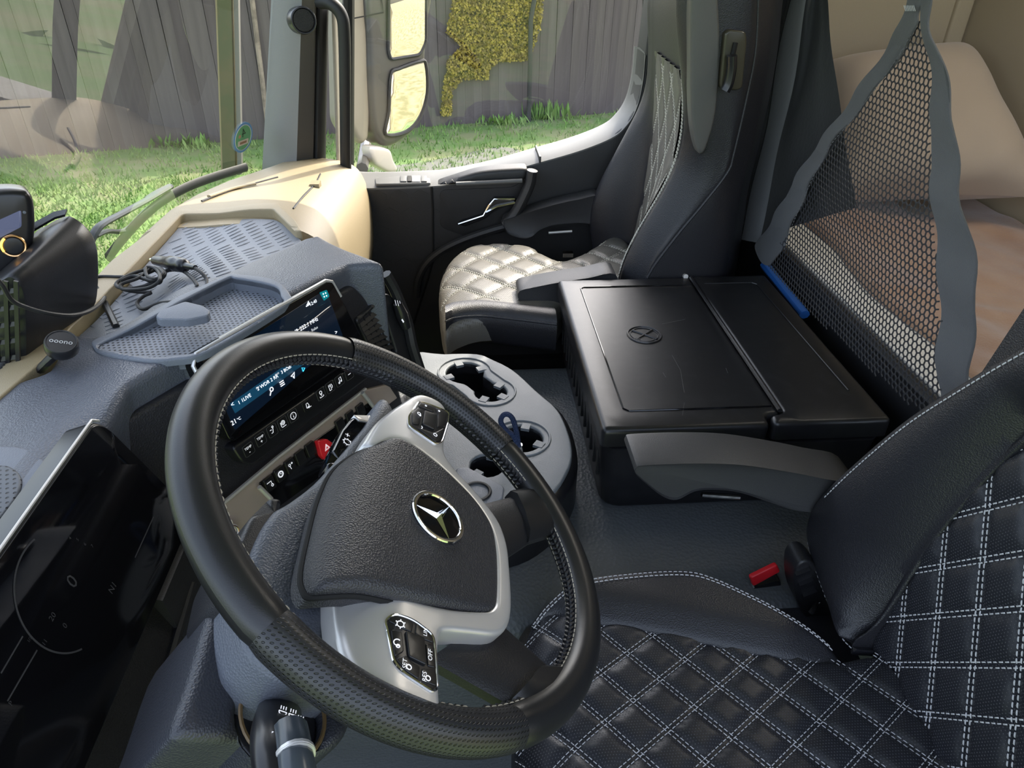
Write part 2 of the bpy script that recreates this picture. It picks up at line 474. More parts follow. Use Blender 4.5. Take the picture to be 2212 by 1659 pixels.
# gravel strip on the lawn, seen low in the side window
fr = HZ(GZ + .006)
t = S('ground_gravel_strip', single=True)
sheet(t, 'ground_gravel_strip', spline(fr.pxs([(700, 372), (900, 352), (1050, 322), (1090, 318), (1120, 330), (1000, 380), (900, 430), (560, 420)]), 5), fr, m_gravel, res=.4, r=0, th=.003)
# grass blades (uncountable)
g = G()
for i in range(14000):
    px = rnd.uniform(-20, 1420) ; py = 235 + 190 * rnd.random() ** 1.3
    if i % 3 == 0: px = rnd.uniform(-20, 420); py = rnd.uniform(390, 600)
    p = atz(px, py, GZ)
    if not (2.9 < p.y < 13) : continue
    sc_ = min(1, p.y / 9) ; hgt = rnd.uniform(.03, .09) * sc_; a = rnd.uniform(0, 6.28); d = Vector((math.cos(a), math.sin(a), 0)) * .011 * sc_
    l = Vector((rnd.uniform(-.04, .04), rnd.uniform(-.04, .04), hgt)); n = len(g[0])
    g[0].extend([p - d, p + d, p + l]); g[1].append((n, n + 1, n + 2))
t = Thing('lawn_grass', (0, 0, 0), 'short green grass blades on the lawn outside the truck', 'grass', kind='stuff', single=True)
t.add('lawn_grass', g[0], g[1], m_gblade, smooth=False)
# wooden fence behind the lawn
fa = atz(300, 320, GZ); fb = atz(1370, 240, GZ); fd = (fb - fa).normalized(); fl = (fb - fa).length
FE = Frame(fa, fd, (0, 0, 1))
t = Thing('plank_fence', fa, 'tall weathered grey-brown plank fence beyond the lawn', 'fence')
pw = .135; pm = {}
def plank_mesh(k):
    me = bpy.data.meshes.new('plank'); hgt = 1.86 + .03 * k
    v_, f_ = box((0, 0, hgt / 2), (pw - .0015, .03, hgt)); me.from_pydata(v_, [], f_); me.update(); me.materials.append(m_wood[k % 4]); return me
pms = [plank_mesh(k) for k in range(4)]
ang = math.atan2(fd.y, fd.x); u = -9.0; i = 0
while u < fl + 5:
    k = rnd.randrange(4); o = t.link('plank', pms[k])
    o.location = fd * u + Vector((0, rnd.uniform(-.002, .002), rnd.uniform(-.04, .0))); o.rotation_euler = (0, rnd.uniform(-.004, .004), ang)
    u += pw; i += 1
v_, f_ = fbox(FE, -9, fl + 5, -.05, 1.84, -.06, -.03); t.add('backing', v_, f_, m_wood[2], smooth=False)
v_, f_ = fbox(FE, -9, fl + 5, .5, .6, -.12, -.06); t.add('rail', v_, f_, m_wood[2], smooth=False)
v_, f_ = fbox(FE, -9, fl + 5, 1.5, 1.6, -.12, -.06); t.add('rail', v_, f_, m_wood[2], smooth=False)
# yellow reflection in the side glass, imitated by leaves on the fence
out = FE.pxs([(1002, -60), (1180, -60), (1172, 0), (1166, 60), (1140, 130), (1075, 134), (1056, 150), (1054, 172), (1000, 170), (976, 195), (974, 250), (952, 250), (956, 190), (966, 130), (996, 100), (986, 92), (964, 70), (970, 40), (978, 0)], .06)
m_winrefl = M('yellow_reflection', (.40, .29, .045), .7, var=(14, (.17, .12, .025), .42, .58))
g = G(); U = [p[0] for p in out]; V_ = [p[1] for p in out]
while len(g[1]) < 9500:
    u, v = rnd.uniform(min(U), max(U)), rnd.uniform(min(V_), max(V_))
    if not inside(out, u, v): continue
    c = FE.w(u, v, .03 + .09 * rnd.random()); a = rnd.uniform(0, 6.28); s = rnd.uniform(.012, .026)
    x = (FE.a * math.cos(a) + FE.b * math.sin(a)) * s; y = (FE.b * math.cos(a) - FE.a * math.sin(a)) * s * .7 + FE.n * rnd.uniform(-.02, .02)
    n = len(g[0]); g[0].extend([c - x, c - y, c + x, c + y]); g[1].append((n, n + 1, n + 2, n + 3))
t = Thing('window_reflection_patch', FE.w(U[0], 0, 0), 'yellow-green side glass reflection imitated by leaves on the plank fence', 'window_reflection')
t.add('reflection_leaves', g[0], g[1], m_winrefl, smooth=False, kind='stuff')
v_, f_ = tube([FE.w(*FE.px(1152, -40), .16), FE.w(*FE.px(1138, 40), .16), FE.w(*FE.px(1137, 132), .16), FE.w(FE.px(1137, 132)[0], 0, .16)], .035, 8)
t.add('dark_reflection_bar', v_, f_, M('dark_reflection', (.05, .045, .04), .8))  # dark bar of the glass reflection, imitated by a tube
# weed tufts at the fence foot
def tuft(px, py, n, hgt, label):
    p = atz(px, py, GZ); g = G()
    for i in range(n):
        a = rnd.uniform(0, 6.28); q = p + Vector((rnd.gauss(0, .22), rnd.gauss(0, .06), 0)); d = Vector((math.cos(a), math.sin(a), 0))
        h = hgt * rnd.uniform(.4, 1); l = d * rnd.uniform(.02, .14) + Vector((0, 0, h)); s = d.cross(Vector((0, 0, 1))) * .02; k = len(g[0])
        g[0].extend([q - s * .4, q + s * .4, q + l * .6 + s, q + l * .6 - s, q + l]); g[1] += [(k, k + 1, k + 2, k + 3), (k + 3, k + 2, k + 4)]
    t = Thing('weed_tuft', p, label, 'weeds', 'weeds at the fence foot', single=True); t.add('weed_tuft', g[0], g[1], m_gblade, smooth=False)
tuft(1178, 258, 120, .32, 'leafy green weed tuft at the fence foot near the passenger seat')
tuft(1085, 268, 60, .16, 'low weed tuft at the fence foot below the yellow patch')
tuft(392, 318, 70, .2, 'low weed tuft at the fence foot seen through the windshield')
# post and leaning batten in front of the fence
p = atz(498, 374, GZ); t = Thing('olive_post', p, 'tall olive-brown post standing on the lawn beside the round sticker', 'post')
q = aty(487, -20, p.y) - p; q = q / q.z * 2.4
def slab(dx, sx, sy): return loft([[p + q * s + Vector((dx + a * sx / 2, b * sy / 2, 0)) for a, b in ((-1, -1), (1, -1), (1, 1), (-1, 1))] for s in (0, 1)], True, True)
v_, f_ = slab(0, .15, .15); t.add('post', v_, f_, M('olive_paint', (.075, .075, .03), .6, var=(5, (.10, .08, .035), .4, .6)), smooth=False)
v_, f_ = slab(-.085, .02, .13); t.add('edge_batten', v_, f_, M('tan_batten', (.28, .22, .12), .7), smooth=False)
v_, f_ = slab(.12, .05, .08); t.add('side_rail', v_, f_, M('grey_rail', (.16, .145, .13), .7), smooth=False)
a = FE.w(*FE.px(577, 262), .05); b = FE.w(*FE.px(541, -30), .03)
t = Thing('leaning_batten', FE.w(*FE.px(577, 262), .05), 'thin tan wooden batten leaning on the fence by the windshield pillar', 'batten', single=True)
v_, f_ = tube([Vector((a.x + .08, a.y - .05, GZ)), a, b, b + (b - a) * .3], .035, 6); t.add('leaning_batten', v_, f_, M('tan_wood', (.35, .27, .20), .8, var=(8, (.2, .15, .11), .4, .6)))

# ================================================================== cab shell
t = S('floor', single=True)
v_, f_ = box((.45, 1.1, -.02), (2.1, 2.3, .04)); t.add('floor', v_, f_, m_carpet, smooth=False)
TZ = .42
t = S('floor_engine_tunnel', (.3, 1.15, 0), single=True)
TF = HZ(TZ)
sheet(t, 'floor_engine_tunnel', rpoly([(-.32, .70), (.82, .70), (.82, 1.46), (-.32, 1.46)], .06), TF, m_tunnel, res=.05, r=.045, th=.42,
      hf=lambda u, v: -.012 * max(0, (.95 - v) / .25) ** 2)
WY = 2.20
t = S('wall_rear', single=True); v_, f_ = box((1.52, 1.1, .9), (.03, 2.4, 1.8)); t.add('wall_rear', v_, f_, m_beige, smooth=False)
t = S('wall_right')
v_, f_ = box((1.10, WY + .03, .9), (.84, .03, 1.8)); t.add('side_panel', v_, f_, m_beige, smooth=False)
ledge = M('beige_moulding', (.34, .29, .19), .7)
WR = Frame((0, WY + .012, 0), (1, 0, 0), (0, 0, 1))
a = WR.px(1790, 24); b = WR.px(2042, -8)
sheet(t, 'moulding', rpoly([(.7, a[1] + .02), (b[0], b[1] + .03), (b[0], b[1] + .3), (.7, b[1] + .3)], .04), WR, ledge, res=.1, r=.01, th=.03, hf=lambda u, v: .014)
c = WR.px(2068, 40); sheet(t, 'corner_pad', rpoly([(c[0] - .02, .5), (1.5, .5), (1.5, 1.8), (c[0] - .02, 1.8)], .01), WR, m_beige, res=.2, r=.008, th=.02, hf=lambda u, v: .012)
t = S('ceiling'); v_, f_ = box((.58, 1.12, 1.83), (1.95, 2.26, .05)); t.add('headliner', v_, f_, m_roof, smooth=False)
v_, f_ = box((-.38, 1.1, 1.70), (.10, 2.2, .24)); t.add('windshield_header', v_, f_, m_roof, smooth=False)
v_, f_ = box((.10, 2.19, 1.69), (1.2, .06, .28)); t.add('door_header', v_, f_, m_roof, smooth=False)

# windshield
def wsx(y, z): return -.70 + .10 * ((y - 1.1) / 1.05) ** 2 + .09 * max(0, (y - 1.65) / .47) ** 2 + (z - .78) * .25
def ws_hit(px, py, off=0.0):
    r = ray(px, py); s = .6
    for _ in range(40):
        p = CAM + r * s; f = p.x - wsx(p.y, p.z) - off
        q = CAM + r * (s + 1e-3); f2 = q.x - wsx(q.y, q.z) - off
        s -= f / ((f2 - f) / 1e-3)
    return CAM + r * s
m_ws = glass_mat('windshield_glass', (.93, .95, .93), 1.5)
m_sg = glass_mat('side_glass', (.93, .94, .95), 1.3)
t = S('window_1', (-.7, 1.1, .78))
v_, f_, uv = gridmesh(lambda y, z: (wsx(y, z), y, z), 24, 6, .02, 2.12, .60, 1.62); t.add('windshield_pane', v_, f_, m_ws)
v_, f_ = tube([(wsx(y, .60) + .01, y, .60) for y in [.02 + .1 * k for k in range(22)]], .02, 8); t.add('lower_seal', v_, f_, m_rubber)

# passenger-side windshield pillar
t = Thing('trim_1', aty(640, 360, 2.1), kind='structure')
def strip(name, L0, L1, R0, R1, y0, y1, mat, bulge=.0, parent=None, th=.03, n=5):
    """slanted pillar strip between two pixel edges (top, bottom) standing at depth y0 (left) .. y1 (right)"""
    rings = []
    for k in range(9):
        s = k / 8
        a = aty(L0[0] + (L1[0] - L0[0]) * s, L0[1] + (L1[1] - L0[1]) * s, y0); b = aty(R0[0] + (R1[0] - R0[0]) * s, R0[1] + (R1[1] - R0[1]) * s, y1)
        ring = []
        for j in range(n + 1):
            q = a.lerp(b, j / n); q.y -= bulge * math.sin(math.pi * j / n); ring.append(q)
        ring += [b + Vector((0, th, 0)), a + Vector((0, th, 0))]
        rings.append(ring)
    v_, f_ = loft(rings, True, True)
    return t.add(name, v_, [tuple(reversed(q)) for q in f_], mat, parent)
m_pill_tr = M('pillar_plastic', (.19, .185, .18), .55, bump=('vor', 600, .12))
strip('pillar_cover', (602, -300), (566, 372), (662, -300), (640, 372), 2.08, 2.02, m_pill_tr, .012)
strip('pillar_return', (662, -300), (640, 372), (688, -300), (676, 372), 2.02, 2.06, M('pillar_plastic_dark', (.05, .047, .042), .5), 0)
strip('inner_seal', (690, -300), (677, 372), (712, -300), (700, 372), 2.07, 2.09, m_rubber, .015)
strip('door_seal_lip', (716, 20), (727, 360), (726, 20), (735, 360), 2.08, 2.09, M('lit_seal', (.32, .29, .24), .5), .006)  # pale colour stands in for light falling on the seal
v_, f_ = tube(v3(spline([aty(690, 4, 2.03), aty(716, 8, 2.0), aty(738, 34, 1.99), aty(744, 80, 1.99), aty(746, 200, 2.0), aty(747, 365, 2.03)], 6, False)), .016, 10)
t2 = Thing('grab_handle', aty(747, 365, 2.03), 'black curved grab handle on the windshield pillar', 'handle', single=True); t2.add('grab_handle', v_, f_, m_rubber)
# tweeter on the pillar
c = aty(657, 44, 1.99); ax = (CAM + Vector((.5, 0, 0)) - c).normalized(); u_ = ax.cross(Vector((0, 0, 1))).normalized()
TW = Frame(c, u_, ax.cross(u_) * -1)
if TW.n.dot(ax) < 0: TW = Frame(c, -u_, TW.b)
t2 = Thing('tweeter', c, 'round black tweeter with mesh face high on the windshield pillar', 'speaker')
sheet(t2, 'housing', circle(0, 0, .032, 36), TW, m_plast_s, res=.01, r=.006, th=.05, holes=[circle(0, 0, .026, 30)])
sheet(t2, 'mesh', circle(0, 0, .026, 30), TW, M('tweeter_mesh', (.03, .03, .028), .6, dots=(.003, .25, (.004, .004, .004))), res=.008, r=.002, th=.01, hf=lambda u, v: -.003)

# glowing panel added over the bunk, out of view, brightens the bed
LP = Thing('bunk_fill_light', (1.2, 1.25, 1.80), 'added out-of-view warm glowing panel brightening the bunk', 'fill_light')
lpf = Frame((1.15, 1.35, 1.80), (1, 0, 0), (0, -1, 0))
sheet(LP, 'fill_light_body', rrect(-.10, -.17, .10, .17, .02), lpf, m_roof, res=.05, r=.004, th=.004, holes=[rrect(-.085, -.155, .085, .155, .015)], hf=lambda u, v: .012)
sheet(LP, 'fill_light_panel', rrect(-.085, -.155, .085, .155, .015), lpf, M('fill_light_glow', (.8, .8, .75), .5, emit=((1, .93, .82), 13)), res=.05, r=.003, th=.006, hf=lambda u, v: .009)
# ================================================================== dashboard
def smst(a, b, x): 
    t = min(1, max(0, (x - a) / (b - a))); return t * t * (3 - 2 * t)
DTL = atz(415, 775, .85); DTR = atz(712, 607, .85); DD = (DTR - DTL).normalized(); DM = Vector((DD.y, -DD.x, 0)); TAU = R(13)
DF = Frame(DTL, DD, Vector((0, 0, 1)) * math.cos(TAU) - DM * math.sin(TAU))       # centre stack face, u along the screen top, v up
def dtop(x, y):
    z = .815 + .036 * smst(-.50, -.40, x) * (1 - .75 * smst(1.02, 1.28, y)) + .02 * smst(-.62, -.5, x) * (1 - smst(.80, 1.05, y)) * (1 - smst(-.50, -.40, x))
    return z - .030 * smst(-.455, -.395, x) * (1 - smst(.60, .74, y))
def dpx(px, py, off=0.0):
    z = .83
    for _ in range(12):
        p = atz(px, py, z); z = .5 * z + .5 * (dtop(p.x, p.y) + off)
    p = atz(px, py, z); return (p.x, p.y)
DASH = Thing('dashboard', (-.4, 1.1, .42), 'dark grained truck dashboard with angled centre stack under the windshield', 'dashboard')
H0 = HZ(0)
e_r = [(p.x, p.y) for p in (atz(653, 512, .805), atz(688, 499, .83), atz(760, 545, .83), atz(832, 592, .825))]
stack = lambda s: (DTL.x + DD.x * s - DM.x * .018, DTL.y + DD.y * s - DM.y * .018)
soft_out = [(-.60, -.12), (-.60, .78)] + [dpx(*p) for p in ((100, 803), (158, 719), (212, 724), (330, 657), (478, 592), (653, 514))] + [e_r[1], e_r[2], e_r[3], stack(.33), stack(.2), stack(.0), stack(-.08), (-.405, .60), (-.405, -.12)]
tin_px = [(217, 741), (350, 672), (484, 603), (510, 600), (590, 616), (606, 638), (600, 660), (452, 748), (372, 767), (300, 767), (245, 757)]
tray_mid = spline([dpx(*p, .002) for p in tin_px], 5)
ins = [dpx(*p) for p in [(160, 716), (391, 471), (400, 465), (500, 464), (592, 463), (612, 474), (653, 511), (478, 590), (330, 655), (212, 722)]]
insp = rpoly(ins, .012)
sheet(DASH, 'soft_top', rpoly(soft_out, .008, 3), H0, m_leather_soft, hf=dtop, res=.022, r=.012, th=.25, holes=[tray_mid], nring=4, bstep=.012)
# strip against the windshield
m_beigepl = M('beige_dash_plastic', (.32, .255, .15), .5, bump=('vor', 600, .15))
fr = HZ(.816)
sheet(DASH, 'windshield_ledge', rpoly(fr.pxs([(-150, 970), (0, 802), (206, 604), (242, 566), (306, 517), (388, 456), (600, 450), (640, 488), (655, 512), (640, 512), (592, 464), (400, 466), (390, 470), (158, 714), (104, 800), (-150, 1004)]), .006), fr, m_beigepl, hf=lambda u, v: max(0, dtop(u, v) - .816) + .004, res=.03, r=.003, th=.08, bstep=.02)
# ribbed storage insert
ins_o = sheet(DASH, 'storage_insert', insp, H0, m_dashgrey, hf=lambda u, v: dtop(u, v) - .010, res=.03, r=.002, th=.02)
g = G(); b0 = np.array(dpx(470, 540, -.01)); st = np.array(dpx(470 + 43, 540 + 47, -.01)) / 10 - b0 / 10; cl = np.array(dpx(521, 541.5, -.01)) - b0; rb = np.array(dpx(496.5, 528.2, -.01)) - b0
tro = spline([dpx(*p) for p in [(190, 752), (330, 655), (484, 590), (575, 586), (640, 640), (420, 780), (250, 778)]], 4)
for i in range(-90, 90):
    for j in range(-12, 9):
        c = b0 + st * (i + (j % 3) * .3) + cl * j
        ends = [c, c + rb]
        if i % 22 == 21: continue
        if all(inside(insp, *(e + (e - c - rb / 2) * .25)) and not inside(tro, *e) for e in ends):
            P = [c + rb * k / 4 for k in range(5)]
            ext(g, tube([H0.w(p[0], p[1], dtop(*p) - .0098) for p in P], [(.0012, .0006)] + [(.0022, .0014)] * 3 + [(.0012, .0006)], 6, flat=Vector((0, 0, 1))))
DASH.add('grip_ribs', g[0], g[1], m_dashgrey, ins_o, kind='stuff')
a = dpx(226, 654, -.01); b = dpx(252, 708, -.01)
v_, f_ = tube([H0.w(a[0], a[1], dtop(*a) - .008), H0.w(b[0], b[1], dtop(*b) - .008)], .005, 6); DASH.add('insert_divider', v_, f_, m_plast, ins_o)
# open tray in front of the screen
tout_px = [(201, 747), (215, 727), (350, 660), (486, 595), (520, 592), (594, 603), (628, 637), (620, 656), (458, 754), (375, 775), (300, 776), (232, 765)]
tin = spline([dpx(*p, .004) for p in tin_px], 6); tout = spline([dpx(*p, .004) for p in tout_px], 6)
trh = lambda u, v: dtop(u, v) + .004
tr_o = sheet(DASH, 'tray_rim', tout, H0, m_grey, hf=trh, res=.02, r=.003, th=.010, holes=[tin], bstep=.008)
TFZ = .834
v_, f_, uv = sheet_data(tin, HZ(TFZ), res=.02, r=0, th=.001); DASH.add('tray_floor', v_, f_, M('tray_mat', (.17, .186, .22), .5, dots=(.0068, .17, (.012, .012, .015))), tr_o, uvs=uv)
L = resample(tin, .01); v_, f_ = loft([[H0.w(u, v, trh(u, v) - .002) for u, v in L], [HZ(TFZ).w(u, v) for u, v in L]], True, False); DASH.add('tray_wall', v_, f_, m_grey, tr_o)
# speaker grille beside the instrument screen
fr = HZ(.836)
sp = sheet(DASH, 'speaker_bezel', spline(fr.pxs([(-120, 985), (0, 968), (60, 973), (96, 994), (104, 1024), (80, 1072), (20, 1150), (-120, 1330)]), 6), fr, m_grey, res=.03, r=.004, th=.008, hf=lambda u, v: .004)
sheet(DASH, 'speaker_grille', spline(fr.pxs([(-120, 1020), (0, 1014), (34, 1022), (51, 1044), (44, 1078), (10, 1126), (-120, 1290)]), 6), fr, M('speaker_perf', (.08, .09, .105), .5, dots=(.007, .13, (.012, .012, .014))), sp, res=.03, r=.003, th=.004, hf=lambda u, v: .007)
# passenger end: rounded hump below the side window
def hump(y):
    s = (y - 1.44) / .68; zt = min(.808, .818 - .085 * s)
    xf = -.245 - .01 * s
    pr = [(wsx(y, zt) + .055, zt - .035), (wsx(y, zt) + .085, zt - .008), (-.50 + .03 * s, zt), (-.42, zt + .004), (-.34, zt - .004), (-.29, zt - .025), (xf - .012, zt - .07), (xf, zt - .14), (xf - .005, zt - .26), (xf - .04, .34), (xf - .10, .12)]
    return [tuple(q) for q in spline([(x, z) for x, z in pr], 5, False)]
m_hump = m_beigepl
rings = [[Vector((x, y, z)) for x, z in hump(y)] for y in (1.36, 1.37, 1.5, 1.65, 1.8, 1.95, 2.08, 2.10)]
rings[0] = [p + Vector((-.02, 0, -.02)) for p in rings[0]]; rings[-1] = [p + Vector((-.015, 0, -.015)) for p in rings[-1]]
v_, f_ = loft(rings, False, False); hp = DASH.add('passenger_top', v_, [tuple(reversed(q)) for q in f_], m_hump)
def on_hump(px, py, off=.001):
    best = None
    for y in np.linspace(1.45, 2.09, 60):
        H = hump(y); p = aty(px, py, y)
        z = np.interp(p.x, [q[0] for q in H[:40]], [q[1] for q in H[:40]])
        d = abs(p.z - z)
        if best is None or d < best[0]: best = (d, Vector((p.x, y, z + off)))
    return best[1]
for nm, P in (('lid_seam', [(436, 436), (480, 418), (540, 400), (600, 384)]), ('lid_seam', [(634, 452), (655, 425), (680, 398), (692, 376)])):
    v_, f_ = tube(v3(spline([on_hump(*p) for p in P], 4, False)), .0022, 6); DASH.add(nm, v_, f_, m_plast, hp)
v_, f_ = tube(v3(spline([on_hump(*p, .004) for p in [(452, 428), (500, 412), (552, 400)]], 4, False)), [(.005, .003)] * 9, 8); DASH.add('wiper_cover_ridge', v_, f_, m_hump, hp)
p = on_hump(682, 402); v_, f_ = box(p, (.022, .03, .016)); DASH.add('lid_catch', v_, f_, m_hump, hp)
# side demister vent at the door end
for k in range(7):
    s = k / 6; p = aty(752 + 36 * s, 378 + 88 * s * s ** .3, 2.105); v_, f_ = box(p, (.022, .02, .007), Matrix.Rotation(R(20 + 50 * s), 3, 'Y'))
    DASH.add('demister_fin', v_, f_, M('fin%d' % k, (.3, .3, .3), .4) if k == 0 else bpy.data.materials['fin0'], hp)
# face of the centre stack below the soft top
uvF = lambda pts, h=0: DF.pxs(pts, h)
fr_o = sheet(DASH, 'stack_face', rpoly([(-.50, -.03), (.325, -.03), (.345, -.06), (.36, -.12), (.36, -.46), (-.50, -.46)], .012), DF, m_leather, hf=lambda u, v: -.016, res=.05, r=.008, th=.06)
# side closing panel towards the passenger footwell
A = DF.w(.335, 0, -.02); pts = [DF.w(.335, .0, -.02), Vector((e_r[1][0], e_r[1][1], .80)), Vector((-.36, 1.36, .78)), Vector((-.36, 1.36, .1)), DF.w(.36, -.72, -.02), DF.w(.36, -.1, -.02)]
v_, f_ = pts, [tuple(range(6))]; DASH.add('stack_side', v_, f_, m_plast, smooth=False)
# bronze trim strip
tr = sheet(DASH, 'trim_strip', rpoly(uvF([(330, 1215), (470, 1100), (600, 990), (790, 842), (840, 830), (860, 860), (800, 905), (600, 1078), (548, 1150), (505, 1195), (420, 1240), (350, 1262)], -.008), .004), DF, m_brush, hf=lambda u, v: -.008, res=.03, r=.003, th=.02)
v_, f_ = tube([DF.w(*DF.px(x, y, -.006), -.006) for x, y in ((340, 1205), (470, 1098), (600, 988), (790, 840))], .003, 6); DASH.add('trim_edge', v_, f_, m_silver, tr)
# switch panel
SWP = uvF([(560, 1044), (690, 945), (800, 868), (842, 900), (720, 1010), (596, 1100)], -.006)
sw = sheet(DASH, 'switch_panel', rpoly(SWP, .003), DF, m_gloss, hf=lambda u, v: -.006, res=.03, r=.001, th=.01)
for i, (x, y) in enumerate([(583, 1045), (606, 1024), (628, 1006), (650, 988), (672, 970), (736, 918), (758, 902), (780, 886)]):
    c = DF.px(x, y, -.004); v_, f_, uv = sheet_data(rrect(c[0] - .0088, c[1] - .011, c[0] + .0088, c[1] + .011, .002), DF, hf=lambda u, v: -.003, res=.01, r=.001, th=.004, bstep=.004)
    k_ = DASH.add('switch', v_, f_, m_key, sw, uvs=uv)
def icon(pts, fr, h, w=.0009, closed=False, parent=None, T=None, mat=None, name='symbol'):
    P = [fr.w(u, v, h) for u, v in (pts + [pts[0]] if closed else pts)]
    v_, f_ = ribbon(P, fr.n, w, .0003); (T or DASH).add(name, v_, f_, mat or m_wt, parent, smooth=False)
def icon_multi(polys, fr, h, w=.0009, parent=None, T=None, mat=None, name='symbol'):
    g = G()
    for q in polys: ext(g, ribbon([fr.w(u, v, h) for u, v in q], fr.n, w, .0003))
    (T or DASH).add(name, g[0], g[1], mat or m_wt, parent, smooth=False)
def arcp(cx, cy, r, a0=0, a1=360, n=14): return [(cx + r * math.cos(R(a0 + (a1 - a0) * k / n)), cy + r * math.sin(R(a0 + (a1 - a0) * k / n))) for k in range(n + 1)]
c = DF.px(583, 1045, -.002); icon_multi([[(c[0] - .005, c[1] + .003), (c[0] + .003, c[1] + .003), (c[0] + .003, c[1] - .003)], arcp(c[0] + .003, c[1] - .004, .0018)], DF, -.0015, parent=sw)
c = DF.px(606, 1024, -.002); icon_multi([arcp(*c, .0048), arcp(*c, .0036), [(c[0], c[1] + .002), (c[0], c[1]), (c[0] + .0015, c[1])]], DF, -.0015, parent=sw)
c = DF.px(628, 1006, -.002); icon_multi([arcp(c[0] - .002, c[1] + .002, .0018), [(c[0] - .002, c[1]), (c[0] - .001, c[1] - .005)], arcp(c[0] + .003, c[1] + .003, .001)], DF, -.0015, parent=sw)
# red hazard button
c = DF.px(702, 966, -.002); hz = sheet(DASH, 'hazard_button', rpoly(uvF([(685, 953), (705, 948), (722, 960), (720, 972), (702, 994), (693, 985)], 0), .002), DF, m_red, hf=lambda u, v: .002, res=.006, r=.0015, th=.008, bstep=.003, label='red hazard button')
tri = lambda s, c: [(c[0] + s * math.cos(R(90 + 120 * k)), c[1] + s * math.sin(R(90 + 120 * k))) for k in range(4)]
icon_multi([tri(.0062, c), tri(.0038, c)], DF, .0024, .0008, hz)
# end clips of the switch panel
for x0, y0, x1, y1 in ((560, 1052, 586, 1078), (783, 848, 806, 878)):
    v_, f_ = tube([DF.w(*DF.px(x0, y0, 0), 0), DF.w(*DF.px(x1, y1, 0), 0)], .0035, 8); DASH.add('panel_clip', v_, f_, m_silver, sw)
# start button
c = DF.px(497, 1152, 0)
sb = sheet(DASH, 'start_button', circle(*c, .0135, 28), DF, m_silver, hf=lambda u, v: .004, res=.006, r=.002, th=.016, holes=[circle(*c, .0095, 24)])
sheet(DASH, 'start_cap', circle(*c, .0094, 24), DF, m_gloss, sb, hf=lambda u, v: .003, res=.006, r=.001, th=.01)
v_, f_ = tube([DF.w(u, v, .0045) for u, v in arcp(*c, .011, 0, 360, 30)[:-1]], .0007, 6, True); DASH.add('start_ring', v_, f_, M('copper_ring', (.5, .28, .2), .25, 1), sb)
v_, f_ = text_data('STOP', .0055, DF, c[0], c[1] - .002, .0036); DASH.add('start_print', v_, f_, m_wt, sb, smooth=False)
m_knee0 = M('vent_black', (.006, .006, .007), .5)
# vent to the right of the screen
vo = uvF([(766, 690), (835, 632), (855, 650), (900, 790), (860, 795), (808, 780)], -.012)
vb = sheet(DASH, 'vent_frame', rpoly(vo, .008), DF, m_plast, hf=lambda u, v: -.010, res=.02, r=.004, th=.02, holes=[rpoly(uvF([(776, 696), (822, 652), (856, 762), (814, 768)], -.012), .006)])
va = [np.array(q) for q in uvF([(776, 696), (822, 652), (856, 762), (814, 768)], -.012)]
vb2 = DASH.add('vent_back', [DF.w(*q, -.030) for q in va], [(0, 1, 2, 3)], m_black, vb, smooth=False)
for k in range(1, 8):
    s = k / 8; a = va[0] * (1 - s) + va[3] * s; b = va[1] * (1 - s) + va[2] * s
    v_, f_ = ribbon([DF.w(*a, -.016), DF.w(*b, -.016)], (DF.n + DF.b * .5).normalized(), .008, .0016); DASH.add('vent_slat', v_, f_, m_knee0, vb, smooth=False)
for k in range(1, 4):
    s = k / 4; a = va[0] * (1 - s) + va[1] * s; b = va[3] * (1 - s) + va[2] * s
    v_, f_ = ribbon([DF.w(*a, -.02), DF.w(*b, -.02)], DF.a, .01, .0016); DASH.add('vent_slat', v_, f_, m_knee0, vb, smooth=False)
ro = [DF.w(*DF.px(x, y, -.004), -.004) for x, y in ((833, 592), (850, 622), (862, 650), (878, 690), (884, 715), (890, 745), (905, 792), (918, 830))]
v_, f_ = tube(v3(spline(ro, 4, False)), .010, 8); DASH.add('stack_edge', v_, f_, m_plast, fr_o)
kn = [DF.w(*DF.px(x, y, .002), .002) for x, y in ((858, 655), (868, 680), (878, 708))]; v_, f_ = tube(kn, [.008, .011, .008], 10); DASH.add('vent_wheel', v_, f_, m_plast_s, vb)
icon_multi([[DF.px(853 + 5 * k, 648 + 1 * k, .009), DF.px(856 + 5 * k, 660 + k, .009)] for k in range(3)], DF, .009, .001, vb)
icon_multi([[DF.px(868, 690, .014), DF.px(872, 696, .014)]], DF, .014, .003, vb)
# lower dash under the instrument screen
v_, f_ = loft([[Vector((x, y, z)) for x, z in ((-.36, .70), (-.335, .69), (-.325, .60), (-.33, .3), (-.45, .3), (-.45, .70))] for y in (.545, .80, .83)], True, True)
DASH.add('centre_lower_panel', v_, f_, m_plast)

# ---------------------------------------------------------------- instrument screen
CT = R(18); CO = atz(205, 910, .865); CFo = Frame(CO, (0, 1, 0), Vector((-math.sin(CT), 0, math.cos(CT))))
CL = Thing('instrument_screen', CFo.w(-.15, -.18), 'wide black digital instrument screen behind the steering wheel', 'display')
co_ = rpoly([(-.44, .002), (.0, .002), (.012, -.015), (.032, -.145), (-.005, -.180), (-.44, -.180)], .012)
sheet(CL, 'housing', co_, CFo, m_plast_s, res=.05, r=.004, th=.03, hf=lambda u, v: -.001)
sc = sheet(CL, 'screen', rpoly([(-.438, -.001), (-.003, -.001), (.009, -.017), (.028, -.143), (-.008, -.177), (-.438, -.177)], .01), CFo, m_gloss, res=.05, r=.001, th=.004, hf=lambda u, v: .0005)
v_, f_ = tube([CFo.w(u, .003, -.001) for u in (-.44, -.2, -.012, -.002)] + [CFo.w(.006, -.004, -.001)], .0017, 8); CL.add('silver_edge', v_, f_, m_silver)
c0 = CFo.px(155, 1250)
